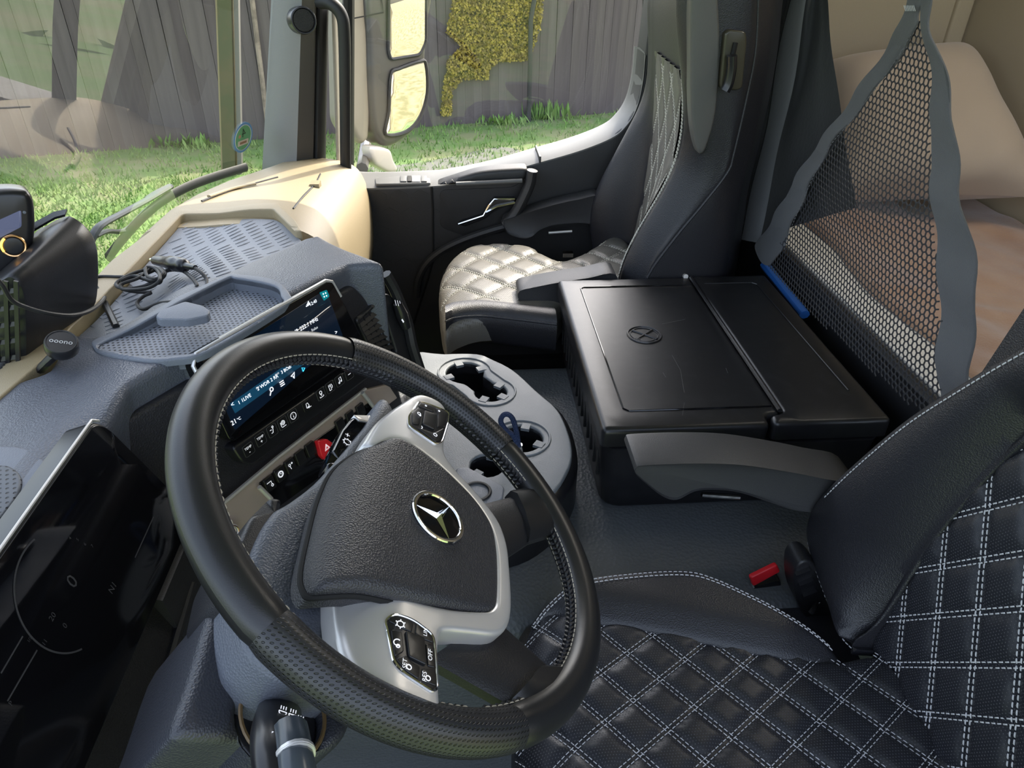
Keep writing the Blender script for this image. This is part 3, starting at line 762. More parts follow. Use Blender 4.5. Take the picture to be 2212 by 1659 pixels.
icon_multi([arcp(*CFo.px(140, 1275), .056, 75, 235, 40)], CFo, .0008, .0016, sc, CL, m_dim, 'dial_arc')
for tx, x, y, s in (('0', 155, 1257, .02), ('N1', 242, 1270, .010), ('20', 112, 1333, .008), ('0', 139, 1352, .008), ('4', 150, 1163, .005), ('5', 166, 1166, .005), ('6', 182, 1176, .005), ('7', 198, 1180, .005), ('11', 95, 1388, .006), ('1/2', 62, 1382, .004), ('P', 22, 1520, .006)):
    u, v = CFo.px(x, y); v_, f_ = text_data(tx, s, CFo, u, v, .0008); CL.add('dial_print', v_, f_, m_dim, sc, smooth=False)
for q in ([(47, 1375), (0, 1455)], [(78, 1405), (14, 1515)], [(330, 1117), (290, 1205)]): icon_multi([CFo.pxs(q)], CFo, .0008, .0012, sc, CL, m_dim, 'bar_gauge')
# knee panel under the instrument screen
m_knee = M('black_knee_leather', (.007, .007, .008), .5, bump=('vor', 500, .3))
knp = CFo.pxs([(392, 1140), (412, 1185), (428, 1240), (400, 1340), (318, 1620), (290, 1760), (-100, 1760), (-60, 1659)], -.012)
knee = sheet(DASH, 'knee_panel', rpoly(knp, .012), CFo, m_knee, hf=lambda u, v: -.012, res=.03, r=.010, th=.10)
v_, f_ = tube([CFo.w(*CFo.px(x, y, -.010), -.010) for x, y in ((414, 1262), (372, 1410), (330, 1560), (300, 1690))], .006, 8); DASH.add('knee_edge', v_, f_, m_plast, knee)
v_, f_ = tube([CFo.w(*CFo.px(x, y, -.03), -.03) for x, y in ((448, 1290), (410, 1430), (366, 1590), (340, 1700))], .010, 8); DASH.add('knee_edge', v_, f_, m_plast, knee)
v_, f_ = box((-.42, .35, .42), (.06, .95, .60)); DASH.add('bulkhead', v_, f_, m_black, smooth=False)
# ---------------------------------------------------------------- centre touchscreen
TS = Thing('touchscreen', DF.w(.13, -.12), 'black touchscreen on the centre stack showing a radio menu', 'display')
W_ = (DTR - DTL).length
tb = sheet(TS, 'bezel', rpoly([(-.004, .002), (W_ + .002, .002), (W_ + .03, -.128), (.0, -.128)], .012), DF, m_gloss, res=.04, r=.002, th=.02, hf=lambda u, v: .004)
v_, f_ = tube([DF.w(*q, .002) for q in [(-.002, -.04), (-.004, -.008), (.006, .004), (.1, .0045), (W_ - .01, .0045), (W_ + .002, -.002), (W_ + .010, -.03)]], .0028, 8); TS.add('silver_edge', v_, f_, m_silver)
scr = sheet(TS, 'screen', rpoly(DF.pxs([(448, 790), (705, 625), (742, 728), (655, 803), (508, 930)], .005), .004), DF, M('lcd_background', (.004, .006, .012), .08, emit=((.01, .03, .07), .12)), res=.04, r=0, th=.0005, hf=lambda u, v: .0046)
band = DF.pxs([(497, 872), (660, 758), (672, 776), (508, 893)], .005); sheet(TS, 'menu_band', band, DF, m_lcdb, scr, res=.03, r=0, th=.0002, hf=lambda u, v: .0050)
def ui(tx, x, y, s, mat=m_lcd, al='CENTER', nm='screen_text'):
    u, v = DF.px(x, y, .005); v_, f_ = text_data(tx, s, DF, u, v, .0054, align=al); TS.add(nm, v_, f_, mat, scr, smooth=False)
ui('12:40', 676, 654, .0072); ui('RHEIN-RUHR 222.1 MHz', 686, 688, .0088, al='RIGHT'); ui('Hollywood - Relax', 686, 706, .0062, m_wt, 'RIGHT'); ui('AM', 608, 707, .0055, m_keyl)
ui('1 1LIVE', 528, 862, .0075); ui('FM', 556, 838, .0045, m_wt); ui('2 WDR 2 RR', 578, 826, .0075); ui('DAB', 598, 808, .004, m_wt); ui('3 BOB!', 618, 798, .007); ui('21', 505, 912, .0095, al='CENTER'); ui('°C', 516, 905, .006)
ui('<', 502, 874, .0095); ui('>', 726, 718, .0095)
bb = sheet(TS, 'menu_tile', rpoly(DF.pxs([(690, 632), (706, 626), (712, 640), (700, 650)], .005), .002), DF, M('teal_tile', (.0, .1, .12), .3, emit=((.0, .15, .18), .6)), scr, res=.02, r=0, th=.0002, hf=lambda u, v: .005)
for k, (x, y) in enumerate(((698, 635), (703, 633), (700, 641), (705, 639))):
    u, v = DF.px(x, y, .005); v_, f_, _ = sheet_data(circle(u, v, .0012, 8), DF, hf=lambda u, v: .0056, res=.01, r=0, th=.0002); TS.add('menu_dot', v_, f_, m_lcd, scr, smooth=False)
c = DF.px(585, 845, .005); icon_multi([arcp(c[0] + .002, c[1] + .002, .0028), [c, (c[0] - .004, c[1] - .005)]], DF, .0054, .0012, scr, TS, m_lcd, 'search_symbol')
c = DF.px(609, 828, .005); icon_multi([[(c[0] - .004, c[1] + k), (c[0] + .004, c[1] + k)] for k in (-.003, 0, .003)], DF, .0054, .0012, scr, TS, m_lcd, 'list_symbol')
c = DF.px(633, 812, .005); icon_multi([[(c[0] - .004, c[1] + .001), (c[0] + .004, c[1] + .004), (c[0] + .0, c[1] - .004), (c[0] - .001, c[1])]], DF, .0054, .0015, scr, TS, m_lcd, 'arrow_symbol')
c = DF.px(655, 797, .005); icon_multi([[(c[0] - .002, c[1] - .003), (c[0] + .003, c[1]), (c[0] - .002, c[1] + .003), (c[0] - .002, c[1] - .003)]], DF, .0054, .0015, scr, TS, M('cyan_symbol', (0, .3, .5), .4, emit=((.05, .5, .8), 1)), 'play_symbol')
c = DF.px(658, 660, .005); icon_multi([[(c[0] + .0022 * k, c[1] - .003), (c[0] + .0022 * k, c[1] - .003 + .0016 * k)] for k in range(1, 5)], DF, .0054, .0013, scr, TS, m_lcd, 'signal_bars')
# key row under the screen
kr = sheet(TS, 'key_row', rpoly(DF.pxs([(500, 968), (790, 770), (818, 800), (545, 1005), (522, 1000)], .002), .008), DF, m_plast_s, res=.04, r=.004, th=.02, hf=lambda u, v: .003)
KEYS = [(537, 971), (563, 949), (588, 930), (611, 914), (633, 898), (664, 876), (693, 851), (713, 836), (733, 822), (754, 808)]
for i, (x, y) in enumerate(KEYS):
    c = DF.px(x, y, .004); k_ = sheet(TS, 'key', rrect(c[0] - .0088, c[1] - .0088, c[0] + .0088, c[1] + .0088, .0025, 4), DF, m_key, kr, res=.01, r=.0008, th=.002, hf=lambda u, v: .0042, bstep=.004)
    if i != 5:
        q = rrect(c[0] - .0085, c[1] - .0085, c[0] + .0085, c[1] + .0085, .0025, 3); icon(q, DF, .0043, .0005, True, k_, TS, m_keyl, 'key_outline')
    X, Y_ = c; P = []
    if i < 2:
        v_, f_ = text_data('TEMP', .0052, DF, X, Y_ + .0028, .0046); TS.add('symbol', v_, f_, m_wt, k_, smooth=False); v_, f_ = text_data('-+'[i], .008, DF, X, Y_ - .0035, .0046); TS.add('symbol', v_, f_, m_wt, k_, smooth=False); continue
    if i == 2: P = [arcp(X + .002, Y_ + .005, .0014, n=8), [(X + .002, Y_ + .003), (X, Y_ - .003), (X - .003, Y_ - .003)], [(X - .004, Y_ + .002), (X - .001, Y_ + .002)]]
    if i == 3: P = [arcp(X, Y_ + .001, .0032), arcp(X, Y_ + .001, .0015, n=8), [(X - .004, Y_ - .005), (X + .004, Y_ - .005)], [(X - .0045, Y_ - .004), (X - .0045, Y_ + .003)]]
    if i == 4: P = [arcp(X, Y_, .0052, n=20), [(X, Y_ + .0005), (X, Y_ - .003)], [(X, Y_ + .0024), (X, Y_ + .003)]]
    if i == 5: P = [[(X - .003, Y_ - .003), (X - .002, Y_ + .004), (X + .001, Y_ + .004), (X + .0025, Y_), (X + .0025, Y_ - .003), (X - .003, Y_ - .003)], arcp(X + .001, Y_ - .003, .0014, n=8), [(X + .003, Y_ - .004), (X + .006, Y_ - .004)]]
    if i == 6: P = [arcp(X, Y_ + .0025, .0024, n=12), [(X - .002, Y_ + .001), (X, Y_ - .003), (X + .002, Y_ + .001)], [(X - .004, Y_ - .003), (X - .004, Y_ - .005), (X + .004, Y_ - .005), (X + .004, Y_ - .003)]]
    if i == 7: P = [[(X - .003, Y_ - .005), (X - .003, Y_ + .004), (X + .001, Y_ + .004), (X + .001, Y_ - .005), (X - .003, Y_ - .005)], [(X + .003, Y_ - .003), (X + .0045, Y_), (X + .003, Y_ + .004)], [(X - .002, Y_ + .002), (X, Y_ + .002)]]
    if i == 8: P = [arcp(X - .002, Y_ - .003, .0014, n=8), [(X - .0005, Y_ - .003), (X - .0005, Y_ + .004), (X + .004, Y_ + .005), (X + .004, Y_ - .002)], arcp(X + .003, Y_ - .002, .0012, n=8)]
    if i == 9: P = [[(X - .003, Y_), (X + .003, Y_)]]
    icon_multi(P, DF, .0046, .0009, k_, TS)
# ================================================================== steering wheel
WC = Vector((-.051, .518, .836)); WT = R(38)
WF = Frame(WC, (0, 1, 0), (-math.cos(WT), 0, math.sin(WT)))      # u = passenger side, v = up the wheel, n = towards the driver
SW = Thing('steering_wheel', WF.w(0, 0, -.08), 'black leather four-spoke steering wheel with silver trim and star emblem', 'steering wheel')
RC, RA, RB = .2188, .0178, .0182
def phi_at(x, y): 
    u, v = WF.px(x, y); return math.degrees(math.atan2(v, u))
def rim_pt(ph, al, k=1.0):
    c, s = math.cos(ph), math.sin(ph); d = WF.a * c + WF.b * s
    rr = RC + RA * k * math.cos(al)
    return WC + d * rr + WF.n * (RB * k * math.sin(al))
def rim_nrm(ph, al):
    d = WF.a * math.cos(ph) + WF.b * math.sin(ph); return (d * math.cos(al) / RA + WF.n * math.sin(al) / RB).normalized()
def rim_seg(name, a0, a1, mat, k=1.0):
    n = max(6, int((a1 - a0) / 2)); sg = 28; vs_, fs, uv = [], [], []
    ks = [k - .06] + [k] * (n - 1) + [k - .06]
    for i in range(n + 1):
        ph = R(a0 + (a1 - a0) * i / n)
        for j in range(sg + 1):
            al = 2 * math.pi * j / sg; vs_.append(rim_pt(ph, al, ks[i])); uv.append((ph * (RC + .5 * RA * math.cos(al)) , al * .0185))
    for i in range(n):
        for j in range(sg):
            a = i * (sg + 1) + j; fs.append((a, a + sg + 1, a + sg + 2, a + 1))
    return SW.add(name, vs_, fs, mat, uvs=uv)
b1 = phi_at(745, 765); b2 = phi_at(1065, 985); b3 = phi_at(1120, 1600); b4 = phi_at(590, 1350)
rings = sorted([b % 360 for b in (b1, b2, b3, b4)])
print('rim sections', b1, b2, b3, b4)
# b1 ~ upper right grip start, b2 end, b3/b4 lower left grip
rim_seg('rim_leather', b1, b4 % 360 , m_rim)                        # across twelve o'clock
rim_seg('grip_perforated', b2, b1, m_perf, 1.10)
rim_seg('rim_leather', b3, b2, m_rim)                               # across six o'clock
rim_seg('grip_perforated', (b4 % 360), (b3 % 360), m_perf, 1.02)
# braided seam with two stitch lines along the inner side of the rim
def seam(a0, a1):
    n = max(8, int(abs(a1 - a0) / 2)); al = math.pi + .02
    P = [rim_pt(R(a0 + (a1 - a0) * i / n), al, 1.0) for i in range(n + 1)]; N_ = [rim_nrm(R(a0 + (a1 - a0) * i / n), al) for i in range(n + 1)]
    g = G(); L = abs(R(a1 - a0)) * .199; m = int(L / .0065)
    for i in range(m):                                                # braid: short overlapping lobes
        ph = R(a0 + (a1 - a0) * (i + .5) / m)
        for sgn in (-1, 1):
            q0 = rim_pt(ph - .010, al + sgn * .02, 1.01); q1 = rim_pt(ph + .016, al + sgn * .30, 1.01)
            ext(g, tube([q0, q0.lerp(q1, .5) + rim_nrm(ph, al) * .0012, q1], [.0012, .0026, .0012], 6))
    o = SW.add('braided_seam', g[0], g[1], m_leather, kind='stuff')
    for sgn in (-1, 1):
        n = max(8, int(abs(a1 - a0)))
        P = [rim_pt(R(a0 + (a1 - a0) * i / n), al + sgn * .42, 1.02) for i in range(n + 1)]; N_ = [rim_nrm(R(a0 + (a1 - a0) * i / n), al + sgn * .42) for i in range(n + 1)]
        g = dashes(P, N_, .0055, .0016, .0011, .0009); SW.add('stitching', g[0], g[1], m_thread_d, o, kind='stuff')
s1 = phi_at(870, 880); s2 = phi_at(985, 905); s3 = phi_at(1085, 1060); s4 = phi_at(1150, 1140); s5 = phi_at(1200, 1450); s6 = phi_at(1130, 1530)
seam(s1 + 2, 250 if False else 196); seam(s3 + 1, s2); seam(s5, s4); seam(s6 - 14, s6)
# silver frame: upper pod, strip along the pad, lower pod
sil = [(785, 959, 0), (800, 932), (818, 908), (845, 885), (872, 867), (904, 850), (932, 856), (958, 873), (969, 897), (966, 930), (962, 975), (985, 1012), (1011, 1040), (1053, 1088), (1082, 1130), (1098, 1177), (1104, 1230), (1108, 1305), (1100, 1350), (1075, 1370), (1020, 1366), (966, 1362), (952, 1374), (950, 1450), (955, 1538, 0), (942, 1542), (900, 1524), (837, 1488), (765, 1441), (739, 1403), (727, 1340), (721, 1282, 0), (777, 1270), (822, 1279), (948, 1308), (1040, 1318), (1066, 1312), (1074, 1286), (1073, 1200), (1060, 1140), (1030, 1090), (985, 1040), (915, 980), (872, 954), (845, 950), (815, 962)]
hs = .012
cr0 = WF.px(855, 935, hs); cr1 = WF.px(812, 1480, hs)
def silh(u, v):
    vc = cr0[1] + (cr1[1] - cr0[1]) * (u - cr0[0]) / (cr1[0] - cr0[0])
    d = v - vc + .004; return hs - (.75 * d if d > .02 else (d + .02) ** 2 * 9.4 if d > -.02 else 0) * (1 if abs(u) > .04 else .8) + .004 * min(1, max(0, -(d) / .05))
def wpx(x, y, hf_):
    h = 0.0
    for _ in range(25): h = .6 * h + .4 * hf_(*WF.px(x, y, h))
    return WF.px(x, y, h)
SIL = spline([wpx(p[0], p[1], silh) + ((0,) if len(p) == 3 else ()) for p in sil], 4)
fo = sheet(SW, 'silver_frame', SIL, WF, m_silver, hf=silh, res=.006, r=.005, th=.022, bstep=.004, bottom=False)
# airbag pad
pad = [(821, 951), (850, 938), (876, 943), (916, 968), (980, 1022), (1027, 1070), (1059, 1114), (1078, 1152), (1084, 1200), (1086, 1270), (1082, 1312), (1068, 1322), (1043, 1320), (948, 1299), (822, 1270), (777, 1264), (700, 1268), (677, 1258), (670, 1222), (684, 1146), (704, 1066), (733, 1003), (777, 968)]
hp_ = .022
k0 = WF.px(845, 945, hp_); k1 = WF.px(775, 1255, hp_)
def padh(u, v):
    vc = k0[1] + (k1[1] - k0[1]) * (u - k0[0]) / (k1[0] - k0[0]); d = v - vc
    sl = .75 * d - .0075 if d > .02 else (d + .02) ** 2 * 4.7 if d > -.02 else 0
    return hp_ - max(0, sl) - .10 * max(0, -d - .07)
PAD = spline([wpx(x, y, padh) for x, y in pad], 4)
po = sheet(SW, 'airbag_pad', PAD, WF, M('pad_grain', (.03, .03, .034), .42, bump=('vor', 640, .35)), hf=padh, res=.008, r=.010, th=.03, bstep=.006, nring=5)
# emblem
ec = WF.px(945, 1118, padh(0, 0)); hE = padh(*ec)
def EF(): 
    e = .0008; a = (WF.w(ec[0] + .01, ec[1], padh(ec[0] + .01, ec[1])) - WF.w(ec[0] - .01, ec[1], padh(ec[0] - .01, ec[1])))
    b = (WF.w(ec[0], ec[1] + .01, padh(ec[0], ec[1] + .01)) - WF.w(ec[0], ec[1] - .01, padh(ec[0], ec[1] - .01)))
    return Frame(WF.w(ec[0], ec[1], hE), a, b)
E_ = EF(); ER = .0275
em = sheet(SW, 'emblem_disc', circle(0, 0, ER, 40), E_, m_gloss, po, hf=lambda u, v: .001, res=.01, r=.001, th=.004)
v_, f_ = tube([E_.w(u, v, .0015) for u, v in circle(0, 0, ER, 60)], [(.0024, .002)] * 60, 8, True); SW.add('emblem_ring', v_, f_, m_chrome, em, label='chrome emblem ring')
g = G(); ridge = E_.w(0, 0, .0055); P = []
for k in range(6):
    a = R(90 + 60 * k); r_ = ER * .97 if k % 2 == 0 else ER * .16; P.append(E_.w(r_ * math.cos(a), r_ * math.sin(a), .0015))
SW.add('emblem_star', P + [ridge], [(k, (k + 1) % 6, 6) for k in range(6)], m_chrome, em, smooth=False, label='chrome three-pointed star')
# button pods
def pod(outline, h, marks, name):
    o = sheet(SW, name, rpoly(WF.pxs(outline, h), .006), WF, m_plast_s, fo, hf=lambda u, v: silh(u, v) + .0012, res=.006, r=.0012, th=.006, bstep=.004)
    q = resample(rpoly(WF.pxs(outline, h), .006), .003); v_, f_ = tube([WF.w(u, v, silh(u, v) + .0005) for u, v in q], .0013, 6, True); SW.add('pod_bezel', v_, f_, m_chrome, o)
    return o
p1 = pod([(903, 870), (922, 877), (965, 897), (963, 918), (950, 960), (938, 966), (882, 922), (882, 900)], hs, None, 'button_pod')
p2 = pod([(836, 1336), (852, 1326), (890, 1344), (930, 1378), (934, 1420), (938, 1492), (928, 1500), (868, 1456), (850, 1430)], hs, None, 'button_pod')
def keycap(pts, par, dh=.0022): return sheet(SW, 'button', rpoly(WF.pxs(pts, hs), .002), WF, m_key, par, hf=lambda u, v: silh(u, v) + dh, res=.006, r=.0008, th=.002, bstep=.003)
keycap([(912, 893), (936, 903), (932, 936), (907, 922)], p1, .0035); keycap([(870, 1368), (908, 1385), (912, 1445), (876, 1425)], p2, .0035)
for q in ([(904, 873), (928, 881), (932, 897), (912, 887), (900, 882)], [(935, 887), (962, 899), (956, 928), (938, 930), (940, 902)], [(887, 895), (900, 884), (908, 893), (902, 922), (888, 918)], [(898, 928), (932, 942), (952, 932), (946, 958), (936, 962)]): keycap(q, p1)
for q in ([(840, 1340), (853, 1331), (888, 1348), (884, 1372), (866, 1362)], [(893, 1350), (927, 1382), (928, 1396), (910, 1388), (890, 1374)], [(844, 1360), (864, 1368), (868, 1412), (850, 1420)], [(912, 1396), (929, 1402), (932, 1450), (916, 1446)], [(852, 1425), (872, 1420), (884, 1436), (900, 1446), (898, 1474), (870, 1452)], [(904, 1450), (932, 1456), (934, 1490), (903, 1476)]): keycap(q, p2)
def wmark(tx, x, y, s, par, rot=0):
    u, v = WF.px(x, y, hs + .003); v_, f_ = text_data(tx, s, WF, u, v, silh(u, v) + .0036, rot=rot); SW.add('button_symbol', v_, f_, m_wt, par, smooth=False)
for a in (('OFF', 924, 1420, .0058, p2), ('LIM', 914, 1370, .005, p2), ('SET', 872, 1436, .0055, p2), ('RES', 912, 1466, .0055, p2)): wmark(*a)
def wicon(polys, par): 
    g = G()
    for q in polys: ext(g, ribbon([WF.w(u, v, silh(u, v) + .0034) for u, v in q], WF.n, .0008, .0003))
    SW.add('button_symbol', g[0], g[1], m_wt, par, smooth=False)
def wc(x, y, r, a0=0, a1=360): 
    u, v = WF.px(x, y, hs + .003); return arcp(u, v, r, a0, a1, 12)
wicon([wc(864, 1349, .0028)] + [[q, tuple(np.array(q) * 1.0 + (np.array(q) - np.array(WF.px(864, 1349, hs + .003))) * .45)] for q in wc(864, 1349, .0030)[:12:2]], p2)
wicon([wc(858, 1388, .0028, -40, 220), wc(859, 1396, .0014)], p2); wicon([wc(880, 1444, .002)], p2); wicon([wc(919, 1470, .002)], p2)
wicon([wc(903, 896, .002), wc(905, 900, .001)], p1); wicon([wc(936, 944, .0022)], p1); wicon([wc(906, 925, .0022, 200, 340)], p1); wicon([wc(917, 880, .001), wc(944, 893, .001)], p1)
# black lower spokes
def spoke(name, A, B, wa, wb, h0, h1):
    """A, B pixel pairs (left edge, right edge) at the hub and at the rim"""
    rg = []
    for k in range(9):
        s = k / 8; a = np.array(WF.px(*A[0], h0)) * (1 - s) + np.array(WF.px(*B[0], h1)) * s; b = np.array(WF.px(*A[1], h0)) * (1 - s) + np.array(WF.px(*B[1], h1)) * s; h = h0 + (h1 - h0) * s
        rg.append([WF.w(*(a + (b - a) * t), h + d) for t, d in ((0, -.012), (0, -.003), (.12, .002), (.5, .005), (.88, .002), (1, -.003), (1, -.012), (.5, -.016))])
    v_, f_ = loft(rg, True, True); return SW.add(name, v_, [tuple(reversed(q)) for q in f_], m_plast)
spoke('lower_spoke', [(1030, 1090), (1092, 1205)], [(1148, 1060), (1190, 1140)], 0, 0, -.004, 0)
spoke('lower_spoke', [(1070, 1330), (930, 1420)], [(1205, 1450), (1150, 1545)], 0, 0, -.006, 0)
# leather cuffs where the lower spokes meet the rim
for A, B in (([(1105, 1062), (1142, 1165)], [(1165, 1050), (1195, 1150)]), ([(1165, 1440), (1105, 1510)], [(1240, 1440), (1165, 1560)])):
    rg = []
    for k in range(7):
        s = k / 6; a = np.array(WF.px(*A[0], 0)) * (1 - s) + np.array(WF.px(*B[0], 0)) * s; b = np.array(WF.px(*A[1], 0)) * (1 - s) + np.array(WF.px(*B[1], 0)) * s
        e = .003 * math.sin(math.pi * (.15 + .35 * s))
        rg.append([WF.w(*(a + (b - a) * t), d + e) for t, d in ((-.02, -.014), (-.03, -.002), (.12, .006), (.5, .008), (.88, .006), (1.03, -.002), (1.02, -.014), (.5, -.017))])
    v_, f_ = loft(rg, True, True); SW.add('spoke_cuff', v_, [tuple(reversed(q)) for q in f_], m_rim)
# back of the hub
v_, f_ = loft([[WF.w(u * k, v * k + .0, h) for u, v in circle(0, -.01, .085, 28)] for k, h in ((1.0, -.004), (.9, -.04), (.6, -.075), (.55, -.09))], True, True); SW.add('hub_back', v_, [tuple(reversed(q)) for q in f_], m_plast)

# ================================================================== steering column
CW = Thing('steering_column', WF.w(.0, .1, -.25), 'blue-grey grained steering column shroud behind the wheel hub', 'column cover')
hc = -.03
cowl = [(842, 850), (800, 905), (750, 965), (700, 1020), (645, 1060), (612, 1078), (580, 1120), (548, 1200), (540, 1270), (548, 1340), (570, 1400), (640, 1455), (745, 1450), (800, 1440), (900, 1300), (900, 1000)]
COWL = spline(WF.pxs(cowl, hc), 4)
q0 = WF.px(600, 1090, hc)
m_cowl = M('column_grain', (.095, .104, .125), .42, bump=('vor', 520, .3))
cwo = sheet(CW, 'upper_shroud', COWL, WF, m_cowl, hf=lambda u, v: hc - .30 * max(0, v - .06) ** 1.0 * .5 - .004, res=.012, r=.012, th=.09, bstep=.01, nring=4)
# groove ring round the pad
v_, f_ = tube([WF.w(u * 1.0, v, padh(u, v) - .014) for u, v in resample(PAD, .01)], .003, 8, True); SW.add('pad_groove', v_, f_, m_black, po)
# side facet of the shroud
fac = [WF.w(*WF.px(x, y, -.06), -.06) for x, y in ((612, 1075), (590, 1068), (545, 1115), (515, 1180), (500, 1250), (540, 1262), (560, 1190))]
lowp = [WF.w(*WF.px(x, y, h), h) for x, y, h in ((500, 1230, -.09), (560, 1400, -.08), (705, 1560, -.08), (690, 1600, -.12), (400, 1590, -.12), (378, 1560, -.12), (430, 1420, -.11))]
fl = Frame(WF.w(0, 0, -.10), WF.a, WF.b)
sheet(CW, 'left_facet', rpoly(WF.pxs([(612, 1076), (588, 1070), (540, 1118), (512, 1180), (498, 1260), (540, 1300), (600, 1300), (600, 1150)], -.05), .006), WF, m_plast, hf=lambda u, v: -.05, res=.02, r=.006, th=.08)
lo = spline(WF.pxs([(470, 1290), (540, 1310), (600, 1380), (700, 1470), (760, 1530), (740, 1600), (640, 1640), (560, 1600), (400, 1592), (380, 1560), (410, 1470)], -.09), 4)
hole = circle(*WF.px(612, 1545, -.09), .036, 28)
los = sheet(CW, 'lower_shroud', lo, WF, M('lower_shroud_grain', (.03, .032, .04), .42, bump=('vor', 520, .3)), hf=lambda u, v: -.09, res=.02, r=.010, th=.12, holes=[hole])
v_, f_ = tube([WF.w(u, v, -.089) for u, v in circle(*WF.px(612, 1545, -.09), .0355, 36)], .0018, 6, True); CW.add('stalk_gaiter_ring', v_, f_, M('brown_ring', (.12, .075, .03), .5), los)
sheet(CW, 'stalk_gaiter', circle(*WF.px(612, 1545, -.09), .0355, 28), WF, m_plast_s, los, hf=lambda u, v: -.10, res=.015, r=.004, th=.04)
# ---------------------------------------------------------------- light stalk (left), shift stalk (right)
def stalk_path(px, hs_): return [WF.w(*WF.px(x, y, h), h) for (x, y), h in zip(px, hs_)]
LS = Thing('light_stalk', WF.w(*WF.px(612, 1545, -.09), -.09), 'black light and wiper stalk with silver ring left of the wheel', 'stalk')
P = stalk_path([(606, 1528), (604, 1560), (602, 1600), (606, 1650), (616, 1720)], [-.10, -.07, -.055, -.045, -.04])
v_, f_ = tube(v3(spline(P, 5, False)), [(.017 + .004 * math.sin(math.pi * k / 20), .013) for k in range(21)], 16, flat=WF.n); so_ = LS.add('lever', v_, f_, m_plast_s)
P2 = stalk_path([(628, 1575), (634, 1610), (640, 1650), (650, 1710)], [-.042, -.035, -.03, -.028]); v_, f_ = tube(v3(spline(P2, 4, False)), [(.0125, .011)] * 13, 14, flat=WF.n); LS.add('wiper_knob', v_, f_, M('stalk_grey', (.05, .06, .07), .25), so_)
for q, r_ in ((.55, .0135), (.62, .0132)):
    c = P2[1].lerp(P2[2], q); d = (P2[2] - P2[1]).normalized(); v_, f_ = tube([c - d * .0012, c + d * .0012], r_, 18); LS.add('silver_ring', v_, f_, m_silver, so_)
SF = Frame(P[1].lerp(P[2], .1), WF.a, WF.b)
for i, (x, y) in enumerate(((611, 1537), (632, 1544), (648, 1558))):
    u, v = WF.px(x, y, -.05); g = G()
    for q in (arcp(u, v, .003, 90, 270, 8), [(u, v + .003), (u, v - .003)], [(u + .0015, v + .002), (u + .004, v + .002)], [(u + .0015, v), (u + .004, v)], [(u + .0015, v - .002), (u + .004, v - .002)]): ext(g, ribbon([WF.w(a, b, -.050) for a, b in q], WF.n, .0007, .0003))
    LS.add('lamp_symbol', g[0], g[1], m_wt, so_, smooth=False)
u, v = WF.px(595, 1595, -.04); icon_multi([[(u - .004, v - .003), (u + .004, v - .003), (u + .004, v + .003), (u - .004, v + .003), (u - .004, v - .003)], [(u - .002, v), (u + .002, v)]], WF, -.0405, .0007, so_, LS, m_wt, 'turn_symbol')
GS = Thing('shift_stalk', WF.w(*WF.px(745, 1000, -.08), -.08), 'glossy black gear stalk with plus sign on the wheel side of the switches', 'stalk')
go = sheet(GS, 'lever', rpoly(WF.pxs([(708, 1002), (722, 966), (742, 924), (758, 903), (768, 896), (800, 899), (806, 906), (792, 926), (768, 950), (742, 1000), (722, 1030)], -.045), .004), WF, m_gloss, hf=lambda u, v: -.045, res=.02, r=.005, th=.02, bottom=True)
sheet(GS, 'chrome_end', rpoly(WF.pxs([(764, 895), (800, 896), (808, 905), (800, 912), (776, 908)], -.043), .002), WF, m_silver, go, hf=lambda u, v: -.0435, res=.02, r=.001, th=.012)
u, v = WF.px(752, 940, -.0445); v_, f_ = text_data('+', .012, WF, u, v, -.0445); GS.add('plus_sign', v_, f_, m_wt, go, smooth=False)
u, v = WF.px(745, 952, -.0445); icon_multi([arcp(u, v - .003, .0042)] + [[(u + .0045 * math.cos(a), v - .003 + .0045 * math.sin(a)), (u + .0058 * math.cos(a), v - .003 + .0058 * math.sin(a))] for a in [k * .785 for k in range(8)]], WF, -.0445, .0009, go, GS, m_wt, 'gear_symbol')
# ================================================================== passenger door
DY = 2.06                       # inner face of the door panel
DFR = Frame((0, DY, 0), (1, 0, 0), (0, 0, 1))
m_door = M('door_plastic', (.022, .022, .023), .5, bump=('vor', 600, .15))
m_doorin = M('door_insert', (.013, .013, .014), .55, bump=('vor', 600, .1))
m_sill = M('door_sill_plastic', (.12, .12, .115), .5, bump=('vor', 600, .12))
D = Thing('door_1', (0, DY, 0), kind='structure')
top = [(745, 403), (800, 406), (930, 402), (985, 395), (1060, 380), (1160, 352), (1250, 326), (1320, 298), (1352, 272), (1374, 236), (1388, 180), (1394, 120)]
tp = DFR.pxs(top)
door_out = [(-.42, -.02), (.62, -.02), (.75, .3), (.75, 1.7), (tp[-1][0] + .02, 1.7)] + tp[::-1] + [(-.42, tp[0][1])]
sheet(D, 'door_panel', door_out, DFR, m_door, res=.06, r=.008, th=.1)
# light ledge along the window
GY = 2.19
g = G(); inner = []
for (x, y), (u, v) in zip(top, tp):
    inner.append(Vector((u, GY + .012, v + .004)))
outer_ = [Vector((u, DY - .002, v)) for u, v in tp]
v_, f_ = loft([[a + Vector((0, 0, -.004)), a, a.lerp(b, .15) + Vector((0, 0, .006)), a.lerp(b, .5) + Vector((0, 0, .008)), b] for a, b in zip(v3(spline(outer_, 5, False)), v3(spline(inner, 5, False)))], False, False)
sill = D.add('window_ledge', v_, f_, m_sill)
a = DFR.px(1166, 348); v_, f_ = box(Vector((a[0], DY + .05, a[1] + .006)), (.005, .12, .02)); D.add('ledge_seam', v_, f_, m_door, sill)
